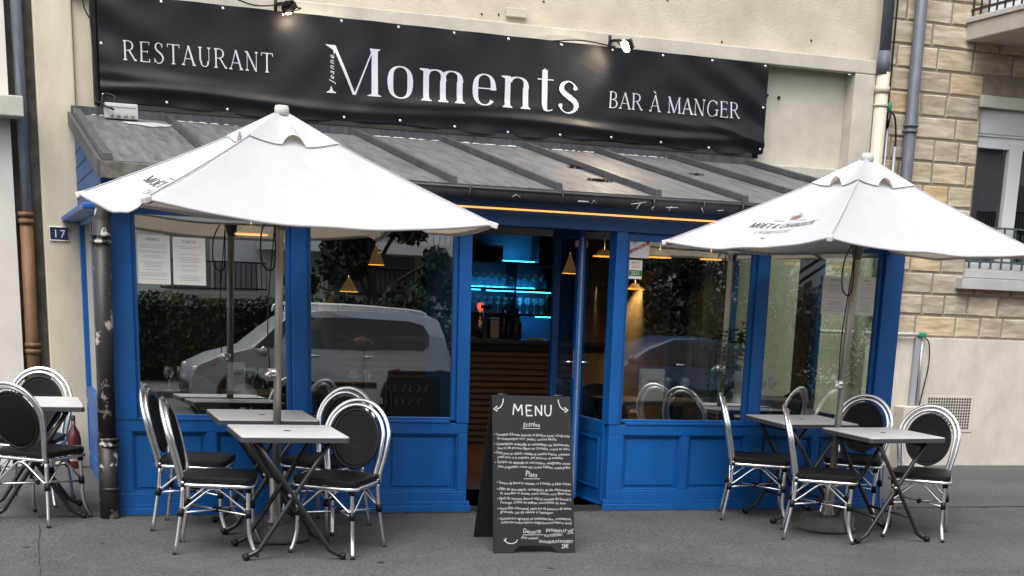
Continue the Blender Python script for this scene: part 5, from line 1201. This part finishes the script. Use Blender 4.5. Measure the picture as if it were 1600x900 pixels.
# inside tables, place settings
M_itop = mat('inside_table', (.05, .035, .025), .35)
def in_table(x, y, wx, wy, lab):
    t = thing('dining_table', lab, 'table', (x, y, .03), 'dining tables inside')
    MB().box(-wx / 2, wx / 2, -wy / 2, wy / 2, .70, .73).build('tabletop', M_itop, t, .004)
    for sx in (-1, 1):
        for sy in (-1, 1): MB().tube([(sx * (wx / 2 - .05), sy * (wy / 2 - .05), .70), (sx * (wx / 2 - .05), sy * (wy / 2 - .05), 0)], .018, 8).build('leg', M_bmetal, t)
in_table(4.35, .78, 1.2, .6, 'dark dining table set with cards and glasses in the third window')
in_table(5.35, 1.2, .6, .6, 'dark dining table in the rightmost window')
in_table(.75, .9, 1.0, .6, 'dark dining table in the leftmost window')
in_table(1.85, 1.0, .6, .6, 'dark dining table in the second window')
def card(x, y, lab, w_=.20, h=.24):
    t = thing('table_card', lab, 'menu card', (x, y, .76), 'white cards standing on the dining tables'); t.rotation_euler = (0, 0, .08)
    MB().box(-w_ / 2, w_ / 2, 0, .002, 0, h).build('front_leaf', M_paper, t); MB().box(-w_ / 2, w_ / 2, .04, .042, 0, h).build('rear_leaf', M_paper, t)
    MB().box(-w_ * .25, w_ * .25, -.001, 0, h * .6, h * .64).build('print', MATS['grey_print'], t)
card(4.10, .62, 'white card on the table behind the licence sticker window, left one'); card(4.90, .58, 'white card in front of the potted plant, right one in its window')
card(.95, .95, 'white card beside the pole in the leftmost window', .12, .2)
tgl = None
for i, (x, y) in enumerate(((4.24, .70), (4.30, .80), (4.42, .72), (4.47, .86), (4.78, .70), (4.70, .8), (5.0, .72), (5.3, 1.1), (5.42, 1.15), (1.0, .8), (1.12, .85), (1.06, .95), (.45, .8), (.55, .9), (1.8, .9), (1.92, 1.0))):
    if tgl is None: tgl = wineglass((x, y, .76), .17, 'wine glass set out on the dark dining tables behind the windows', 'wine glasses on the dining tables')
    else: copyo(tgl, (x, y, .76))
# dark round-backed dining chairs
def in_chair(x, y, a, lab):
    t = thing('dining_chair', lab, 'chair', (x, y, .03), 'dark dining chairs inside'); t.rotation_euler = (0, 0, math.radians(a)); mm = mat('dark_shell', (.02, .019, .018), .5)
    MB().lathe([(0, .43), (.20, .43), (.22, .45), (.2, .47), (0, .47)], (0, 0, 0), 24).build('seat', mm, t)
    vs = []; n = 16
    for j in range(5):
        for k in range(n + 1):
            q = math.radians(100 + 160 * k / n); r_ = .22 + .02 * j / 4; vs.append((r_ * math.cos(q), r_ * math.sin(q), .50 + (.30 * math.sin(PI * (k / n)) ** .5) * j / 4))
    b = MB().add(vs, [(j * (n + 1) + k, j * (n + 1) + k + 1, (j + 1) * (n + 1) + k + 1, (j + 1) * (n + 1) + k) for j in range(4) for k in range(n)], True).build('backrest', mm, t); q = b.modifiers.new('t', 'SOLIDIFY'); q.thickness = .02
    for sx, sy in ((1, 1), (1, -1), (-1, 1), (-1, -1)): MB().tube([(sx * .13, sy * .13, .43), (sx * .19, sy * .19, 0)], .012, 8).build('leg', M_bmetal, t)
in_chair(5.62, 1.25, 200, 'dark shell chair in the rightmost window'); in_chair(2.9, 2.6, 150, 'dark chair inside, just past the threshold left of the chalkboard')
in_chair(4.0, 1.35, -90, 'dark chair behind the set table in the third window'); in_chair(.7, 1.45, -90, 'dark chair behind the table in the leftmost window')
# potted plant in the third window
pl = thing('potted_plant', 'leafy houseplant standing behind the right side of the third window', 'plant', (4.80, .80, .03))
MB().lathe([(0, 0), (.10, 0), (.13, .25), (.12, .25), (.09, .04), (0, .04)], (0, 0, 0), 24).build('pot', mat('pot_grey', (.1, .1, .1), .6), pl)
random.seed(21); stems = MB(); lv = MB()
for k in range(9):
    a = random.uniform(0, 2 * PI); tx, ty, tz = .20 * math.cos(a) * random.uniform(.5, 1.1), .18 * math.sin(a), random.uniform(.95, 1.4)
    stems.tube([(0, 0, .2), (tx * .2, ty * .2, .7), (tx, ty, tz)], [.008, .003], 6, 4)
    for j in range(22):
        f_ = .55 + .45 * random.random(); p = Vector((tx * f_ * f_, ty * f_ * f_, .2 + (tz - .2) * f_)); q = random.uniform(0, 2 * PI); L = random.uniform(.10, .17)
        d = Vector((math.cos(q), math.sin(q), random.uniform(-.5, .5))).normalized(); s_ = d.cross(Vector((0, 0, 1))).normalized() * L * .2
        lv.add([p, p + d * L * .35 + s_, p + d * L + Vector((0, 0, -L * .3)), p + d * L * .35 - s_], [(0, 1, 2, 3)])
stems.build('stem', M_gleaf[0], pl); lv.build('foliage', mat('plant_leaf', (.09, .20, .06), .45), pl)
# inner chalkboard leaning in the second window
ib = thing('small_chalkboard', 'small black chalkboard lettered OPEN standing low in the second window', 'chalkboard', (2.10, .40, .56))
MB().box(-.22, .22, 0, .015, .03, .345).build('board', M_slate, ib, .003)
MB().tube([(-.22, -.003, .03), (.22, -.003, .03), (.22, -.003, .345), (-.22, -.003, .345)], .006, 6, closed=True).build('frame', M_blackp, ib)
for k in range(11):
    bx, bz_ = -.16 + (k % 6) * .055 + random.uniform(-.01, .01), .25 - .09 * (k // 6)
    P = Pen(); P.ribbon([(bx + random.uniform(-.015, .015), bz_ + q * .015) for q in range(4)], [.004] * 4)
    MB().add([(a, -.0015 - c, b) for a, b, c in P.v], P.f).build('chalk_mark', mat('dim_chalk', (.30, .30, .30), .9), ib)
ib['label'] = 'small black chalkboard standing low in the second window behind the glass'
MB().tube([(-.2, .02, .03), (-.2, .06, -.53)], .01, 6).tube([(.2, .02, .03), (.2, .06, -.53)], .01, 6).build('leg', M_bmetal, ib)

# ============================================================ PERSON INSIDE
def skin_body(name, joints, edges, radii, m, parent, sub=2):
    me = bpy.data.meshes.new(name); me.from_pydata(joints, edges, []); o = bpy.data.objects.new(name, me); COL.objects.link(o); o.parent = parent
    s_ = o.modifiers.new('skin', 'SKIN'); me.skin_vertices.new() if not me.skin_vertices else None
    for v, r_ in zip(me.skin_vertices[0].data, radii): v.radius = r_ if isinstance(r_, tuple) else (r_, r_)
    me.skin_vertices[0].data[0].use_root = True
    q = o.modifiers.new('sub', 'SUBSURF'); q.levels = sub; q.render_levels = sub; s_.use_smooth_shade = True; me.materials.append(m); return o
pr = thing('person', 'person with dark hair in dark clothes and jeans, reaching forward in the second window', 'person', (1.70, 1.85, .03))
J = [(0, 0, .78), (.02, 0, .92), (.05, 0, 1.10), (.06, 0, 1.20), (.07, 0, 1.26), (.075, 0, 1.30),
     (0, -.085, .74), (.03, -.09, .40), (-.01, -.10, .06), (.12, -.10, .03), (0, .085, .74), (.02, .09, .40), (-.03, .10, .06), (.10, .10, .03),
     (.06, -.15, 1.17), (.09, -.18, .97), (.28, -.15, 1.08), (.06, .15, 1.17), (.10, .18, .95), (.28, .12, 1.05)]
E_ = [(0, 1), (1, 2), (2, 3), (3, 4), (4, 5), (0, 6), (6, 7), (7, 8), (8, 9), (0, 10), (10, 11), (11, 12), (12, 13), (3, 14), (14, 15), (15, 16), (3, 17), (17, 18), (18, 19)]
Rr = [(.10, .14), (.09, .13), (.10, .15), (.08, .13), .05, .045, .085, .058, .04, .035, .085, .058, .04, .035, .055, .042, .028, .055, .042, .028]
skin_body('body', J, E_, Rr, mat('dark_clothes', (.02, .022, .03), .8), pr)
skin_body('trousers', [(0, 0, .80), (0, -.085, .72), (.03, -.09, .40), (-.01, -.10, .09), (0, .085, .72), (.02, .09, .40), (-.03, .10, .09)], [(0, 1), (1, 2), (2, 3), (0, 4), (4, 5), (5, 6)], [(.115, .15), .095, .068, .055, .095, .068, .055], mat('jeans', (.03, .07, .18), .8), pr)
hd = MB(); 
for_prof = [(0, -.115), (.035, -.11), (.058, -.075), (.07, -.03), (.078, .02), (.078, .06), (.06, .098), (.03, .115), (0, .118)]
hd.lathe(for_prof, (0, 0, 0), 24); hd.v = [(x * 1.12 + (.012 if z < -.04 and x > 0 else 0), y * .92, z) for x, y, z in hd.v]
hd.add([(.082, -.012, -.01), (.082, .012, -.01), (.112, 0, -.022), (.088, 0, .03)], [(0, 1, 2), (0, 2, 3), (1, 3, 2)], True)
for sy in (-1, 1): hd.lathe([(0, -.02), (.008, -.012), (.011, .01), (0, .024)], (-.005, sy * .073, .0), 8)
hm_ = Matrix.Translation((.105, 0, 1.375)) @ Matrix.Rotation(.18, 4, 'Y') @ Matrix.Rotation(-.5, 4, 'Z') 
hd.xf(hm_).build('head', M_skin, pr)
for sy in (-1, 1): MB().lathe([(0, -.008), (.009, 0), (0, .008)], (.078, sy * .028, .02), 10).xf(hm_).build('eye', M_blackp, pr)
MB().cbox((.083, 0, -.055), (.008, .04, .008)).xf(hm_).build('mouth', mat('lips', (.3, .1, .09), .5), pr)
hr = MB().lathe([(.075, -.02), (.088, .02), (.09, .07), (.07, .115), (.035, .133), (0, .137)], (-.016, 0, 0), 20); hr.v = [(x * 1.05 - (.02 if z < .05 else 0), y * .98, z + (.03 if x > .05 and z < .06 else 0)) for x, y, z in hr.v]
hr.xf(hm_).build('hair', mat('dark_hair', (.015, .010, .008), .6), pr)
for (hx_, hy_, hz2, fl) in ((.28, -.15, 1.08, 1), (.28, .12, 1.05, -1)):
    jn = [(hx_, hy_, hz2), (hx_ + .04, hy_, hz2 + .01), (hx_ + .085, hy_, hz2 + .012)]; ed = [(0, 1), (1, 2)]; rr = [.022, (.018, .032), (.014, .034)]
    for k, ln_ in enumerate((.055, .066, .062, .048)):
        y0 = hy_ + (-.028 + k * .019); b = len(jn); jn += [(hx_ + .10, y0, hz2 + .012), (hx_ + .10 + ln_ * .55, y0, hz2 + .004), (hx_ + .10 + ln_, y0, hz2 - .018)]; ed += [(2, b), (b, b + 1), (b + 1, b + 2)]; rr += [.0085, .008, .007]
    b = len(jn); jn += [(hx_ + .05, hy_ + fl * .035, hz2 + .008), (hx_ + .085, hy_ + fl * .052, hz2 + .004), (hx_ + .105, hy_ + fl * .05, hz2 - .004)]; ed += [(1, b), (b, b + 1), (b + 1, b + 2)]; rr += [.011, .009, .008]
    skin_body('hand', jn, ed, rr, M_skin, pr, 1)
tag(MB().lathe([(0, 0), (.13, 0), (.15, .015), (.145, .018), (.12, .006), (0, .006)], (2.12, 1.84, 1.055), 28).build('serving_tray', M_blackp), 'round dark tray held out by the person in the second window', 'tray')

# ============================================================ ACROSS THE STREET (seen in the window reflections)
random.seed(9)
fb_ = thing('apartment_block', 'pale apartment block with railed balconies across the street, seen only in the reflections', 'building', (5, -30, -.6)); iv = Matrix.Translation((-5, 30, .6))
M_fac = mat('pale_facade', (.80, .80, .76), .85, var=.08)
def f2(name, mb, m, parent=None): return mb.xf(iv).build(name, m, parent or fb_)
f2('wall', MB().box(-22, 36, -38, -30, -.7, 9.5), M_fac)
f2('cornice', MB().box(-22.2, 36.2, -38.2, -29.7, 9.5, 9.9), M_conc)
f2('string_course', MB().box(-22, 36, -30.06, -30, .92, 1.05).box(-22, 36, -30.06, -30, 3.6, 3.75), M_conc)
M_wdark = mat('far_window', (.32, .34, .34), .4)
for fl, z0 in ((0, 1.25), (1, 4.1), (2, 6.9)):
    for k in range(13):
        x = -18 + k * 4.1 + (1.0 if fl == 0 else 0)
        o = f2('window', MB().box(x, x + 2.4, -30.01, -29.97, z0, z0 + 1.75), M_white)
        m_ = MB().box(x + .08, x + 1.16, -29.975, -29.96, z0 + .08, z0 + .75 + (.92 if k % 3 else 0)).box(x + 1.24, x + 2.32, -29.975, -29.96, z0 + .08, z0 + .75 + (.92 if (k + 1) % 3 else 0)); m_.xf(iv).build('pane', M_wdark, o)
    for k in range(13):
        x = -18 + k * 4.1 + (1.0 if fl == 0 else 0)
        rr_ = MB().bar((x - .1, -29.75, z0 + .75), (x + 2.5, -29.75, z0 + .75), .04, .04).bar((x - .1, -29.75, z0 + .12), (x + 2.5, -29.75, z0 + .12), .04, .04)
        for j in range(22): rr_.bar((x - .1 + j * .1238, -29.75, z0 + .1), (x - .1 + j * .1238, -29.75, z0 + .75), .02, .02)
        f2('balcony_railing', rr_, M_bmetal)
        f2('sill', MB().box(x - .15, x + 2.55, -29.995, -29.65, z0 - .1, z0), M_conc)
# curved balcony over the tree
cbk = MB(); 
for j in range(16):
    a0, a1 = PI * j / 16, PI * (j + 1) / 16
    cbk.add([(9.2 + 3.4 * math.cos(a), -29.9 + 2.6 * math.sin(a), z) for a in (a0, a1) for z in (2.35, 2.62)] + [(9.2, -29.9, 2.35), (9.2, -29.9, 2.62)], [(0, 1, 3, 2), (0, 2, 4), (1, 5, 3)])
f2('round_balcony', cbk, M_white)
rr_ = MB()
for j in range(61):
    a = PI * j / 60; p = (9.2 + 3.3 * math.cos(a), -29.9 + 2.5 * math.sin(a)); rr_.bar((p[0], p[1], 2.6), (p[0], p[1], 3.5), .03, .03)
rr_.tube([(9.2 + 3.3 * math.cos(PI * j / 20), -29.9 + 2.5 * math.sin(PI * j / 20), 3.5) for j in range(21)], .03, 6)
f2('balcony_railing', rr_, mat('railing_pale', (.5, .5, .5), .5))
def leafmass(pts, n, s0, s1, mb=None):
    mb = mb or MB()
    for _ in range(n):
        p = Vector(pts()); a = Vector((random.gauss(0, 1), random.gauss(0, 1), random.gauss(0, 1))).normalized(); b = a.orthogonal().normalized(); c_ = a.cross(b); s_ = random.uniform(s0, s1)
        q = random.uniform(0, PI); u = b * math.cos(q) + c_ * math.sin(q); v = a.cross(u)
        mb.add([p - u * s_, p + v * s_ * .4, p + u * s_, p - v * s_ * .4], [(0, 1, 2, 3)])
    return mb
hg = thing('hedge', 'clipped dark green hedge across the street, seen in the left window reflections', 'hedge', (2, -22.8, -.6))
MB().box(-14, 4.2, -.45, .45, 0, 1.65).build('branch_mass', mat('hedge_core', (.006, .012, .006), .9), hg)
def hp():
    f_ = random.random(); x = random.uniform(-14, 4.4)
    return (x, random.uniform(.4, .62), random.uniform(0, 1.8)) if f_ < .7 else (x, random.uniform(-.55, .6), 1.62 + random.uniform(0, .22) + .08 * math.sin(x * 2.3))
leafmass(hp, 5000, .04, .085).build('foliage', M_gleaf[0], hg); leafmass(hp, 5000, .04, .08).build('foliage', M_gleaf[2], hg)
leafmass(hp, 7000, .03, .07).build('foliage', M_gleaf[1], hg)
def tree(x, y, h, r, lab, n=5200, low=.5, lt=2):
    t = thing('tree', lab, 'tree', (x, y, -.6), 'trees across the street')
    tr = MB().tube([(0, 0, 0), (.05, .03, h * .35), (-.05, .05, h * .6)], [.16, .07], 10, 4)
    cl = []
    for k in range(26):
        a = random.uniform(0, 2 * PI); q = random.random() ** .5 * r; z = low + random.random() * (h - low); q *= 1.05 - .5 * abs((z - low) / (h - low) - .45)
        c_ = Vector((q * math.cos(a), q * math.sin(a) * .7, z)); cl.append((c_, random.uniform(.3, .62) * r * .55))
        tr.tube([(0, .02, min(z * .7, h * .55)), c_ * .6 + Vector((0, 0, z * .32)), c_], [.045, .012], 6, 3)
    tr.build('trunk', mat('bark', (.03, .022, .016), .9, var=.3), t)
    def pf():
        c_, q = random.choice(cl); d = Vector((random.gauss(0, 1), random.gauss(0, 1), random.gauss(0, .8))).normalized() * q * random.random() ** .35
        return c_ + d
    leafmass(pf, n, .06, .13).build('crown', M_gleaf[0], t); leafmass(pf, n // 3, .05, .11).build('crown', M_gleaf[lt], t)
tree(6.6, -20.6, 4.3, 1.9, 'dense bushy tree across the street reflected above the silver car', 15000, .3)
tree(9.9, -22.5, 3.3, 1.7, 'lower shrubby tree right of the bushy one in the reflections', 4500, .2)
tree(12.2, -20.9, 4.9, 2.4, 'dark spreading tree reflected in the third window', 15000, .2, 0)
tree(16.2, -21.2, 5.0, 2.7, 'dark tree reflected in the rightmost window', 14000, .2, 0)
tree(20.5, -22.5, 5.0, 2.6, 'dark tree farthest right across the street', 9000, .2, 0)
# parked cars
def car(name, lab, ox, oy, body_m, prof, glassp, L, roofz, rails, wheelx, van):
    t = thing(name, lab, 'car', (ox, oy, -.56), 'cars parked across the street'); hw = .86
    n = len(prof); vs = []; ys = (-hw * .86, -hw, -hw, -hw * .86, hw * .86, hw, hw, hw * .86)
    def off(z): return 0 if z < .95 else (z - .95) * (.20 if van else .30)
    rings = []
    for yy, ins in ((-1, .06), (-1.0, 0), (1.0, 0), (1, .06)):
        rings.append(len(vs))
        for x, z in prof:
            w_ = hw - off(z); cx = L / 2; q = ins * 1.0
            vs.append((cx + (x - cx) * (1 - q * .25), yy * (w_ - (.0 if ins == 0 else -.0) + (0 if ins else -.045)) if ins == 0 else yy * (w_), z - (z - .8) * q * .6))
    # order: side skin centre pulled in at the border gives rounded shoulders
    fs = []
    a0, a1, a2, a3 = rings
    mb = MB(); 
    side = lambda sg, k: (hw - off(prof[k][1])) * sg
    V_ = []
    NB = 5
    for j in range(NB * 2 + 2):
        u = j / (NB * 2 + 1) * 2 - 1; s_ = math.copysign(abs(u) ** .55, u); crown = 1 - abs(s_) ** 6
        for x, z in prof:
            w_ = hw - off(z); V_.append((L / 2 + (x - L / 2) * (.985 + .015 * crown), s_ * w_, .45 + (z - .45) * (.965 + .035 * crown)))
    m_ = len(prof)
    mb.add(V_, [(j * m_ + k, j * m_ + (k + 1) % m_, (j + 1) * m_ + (k + 1) % m_, (j + 1) * m_ + k) for j in range(NB * 2 + 1) for k in range(m_)], True)
    mb.add(V_[:m_], [tuple(range(m_))]); mb.add(V_[-m_:], [tuple(range(m_))])
    body = mb.build('body', body_m, t)
    for sg in (-1, 1):
        for gp in glassp:
            P_ = [(x, sg * (hw - off(z) + .006), z) for x, z in gp]; q = [(x, sg * (hw - off(z) - .02), z) for x, z in gp]; k = len(gp)
            MB().add(P_ + q, [tuple(range(k)), tuple(range(2 * k - 1, k - 1, -1))] + [(i, (i + 1) % k, (i + 1) % k + k, i + k) for i in range(k)]).build('side_window', mat('car_glass', (.012, .014, .016), .06), t)
        for wx in wheelx:
            wh = MB().lathe([(.0, 0), (.20, 0), (.31, .0), (.33, .03), (.33, .17), (.31, .2), (0, .2)], (0, 0, 0), 28); wh.v = [(wx + a, sg * (hw - .16 + c_), .32 + b) for a, b, c_ in wh.v]; w_ = wh.build('wheel', mat('tyre', (.015, .015, .015), .8), t)
            rm = MB().lathe([(0, .02), (.06, .03), (.07, .01), (.2, .0), (.215, .02)], (0, 0, 0), 24); rm.v = [(wx + a, sg * (hw + .046 + c_ * .3), .32 + b) for a, b, c_ in rm.v]; rm.build('rim', mat('rim', (.4, .4, .42), .3, .8), w_)
            wl = MB().lathe([(0, 0), (.40, 0)], (0, 0, 0), 28); wl.v = [(wx + a, sg * (hw + .004), .34 + b) for a, b, c_ in wl.v]; wl.build('wheel_well', M_blackp, t)
            ar = MB().tube([(wx + .40 * math.cos(a), sg * (hw - .002), .33 + .38 * math.sin(a)) for a in [PI * k / 14 for k in range(15)]], .035, 8); ar.build('wheel_arch', M_blackp, t)
        for hx2 in ((L * .45, L * .66) if van else (L * .5,)): MB().tube([(hx2, sg * (hw + .01), .98), (hx2 + .16, sg * (hw + .01), .98)], .018, 8).build('door_handle', M_chrome, t)
        MB().cbox((L * .43, sg * (hw + .003), .75), (.008, .006, .75)).cbox((L * .66, sg * (hw + .003), .75), (.008, .006, .75)).build('door_gap', M_blackp, t)
        MB().cbox((L / 2, sg * (hw + .004), .52), (L * .42, .03, .10)).build('rubbing_strip', M_blackp, t, .01)
        MB().lathe([(0, -.09), (.06, -.05), (.07, .04), (0, .08)], (L * .27, sg * (hw + .12), 1.05), 12).build('wing_mirror', body_m, t)
        MB().cbox((.19, sg * (hw - .15), .72), (.26, .28, .13), 0).build('headlight', mat('lamp_clear', (.6, .62, .65), .1, .3), t, .05)
        MB().cbox((.36, sg * (hw - .03), .82), (.20, .05, .05), sg * .1).build('indicator', mat('amber', (.6, .16, .03), .3), t, .02)
        if rails: MB().tube([(L * .36, sg * (hw - .26), roofz - .05), (L * .42, sg * (hw - .26), roofz + .075), (L * .85, sg * (hw - .26), roofz + .06), (L * .93, sg * (hw - .27), roofz - .06)], .022, 8, 4).build('roof_rail', M_chrome, t)
    MB().cbox((.06, 0, .40), (.12, 1.3, .28)).build('bumper_grille', M_blackp, t, .03)
    return t
M_silver = mat('silver_paint', (.38, .41, .45), .26, .6)
M_navy = mat('blue_car_paint', (.015, .04, .10), .22, .2)
P1 = [(.0, .35), (.02, .62), (.12, .80), (.45, .95), (.98, 1.10), (1.35, 1.42), (1.70, 1.66), (2.2, 1.74), (3.2, 1.76), (3.95, 1.71), (4.17, 1.62), (4.28, 1.35), (4.36, .98), (4.38, .5), (4.34, .30), (4.0, .22), (.4, .22)]
G1 = [[(1.05, 1.10), (1.36, 1.40), (1.62, 1.58), (1.68, 1.58), (1.42, 1.10)], [(1.56, 1.10), (1.70, 1.42), (1.92, 1.58), (2.72, 1.60), (3.6, 1.585), (3.86, 1.52), (3.96, 1.36), (3.95, 1.17), (3.84, 1.10)]]
car('silver_people_carrier', 'silver people carrier with roof rails across the street, reflected in the left windows', 2.26, -15.6, M_silver, P1, G1, 4.3, 1.70, True, (.86, 3.55), True)
P2 = [(.0, .35), (.03, .62), (.25, .78), (.95, .92), (1.5, 1.28), (2.0, 1.46), (2.7, 1.47), (3.3, 1.38), (3.75, 1.15), (3.95, .98), (4.0, .5), (3.95, .28), (3.6, .2), (.4, .2)]
G2 = [[(1.25, .98), (1.62, 1.26), (1.98, 1.37), (2.3, 1.38), (2.3, .97)], [(2.36, .97), (2.36, 1.38), (2.8, 1.37), (3.25, 1.28), (3.5, 1.06), (3.4, .98)]]
car('blue_hatchback', 'dark blue hatchback across the street, reflected in the third window', 8.7, -15.5, M_navy, P2, G2, 4.0, 1.46, False, (.78, 3.25), False)
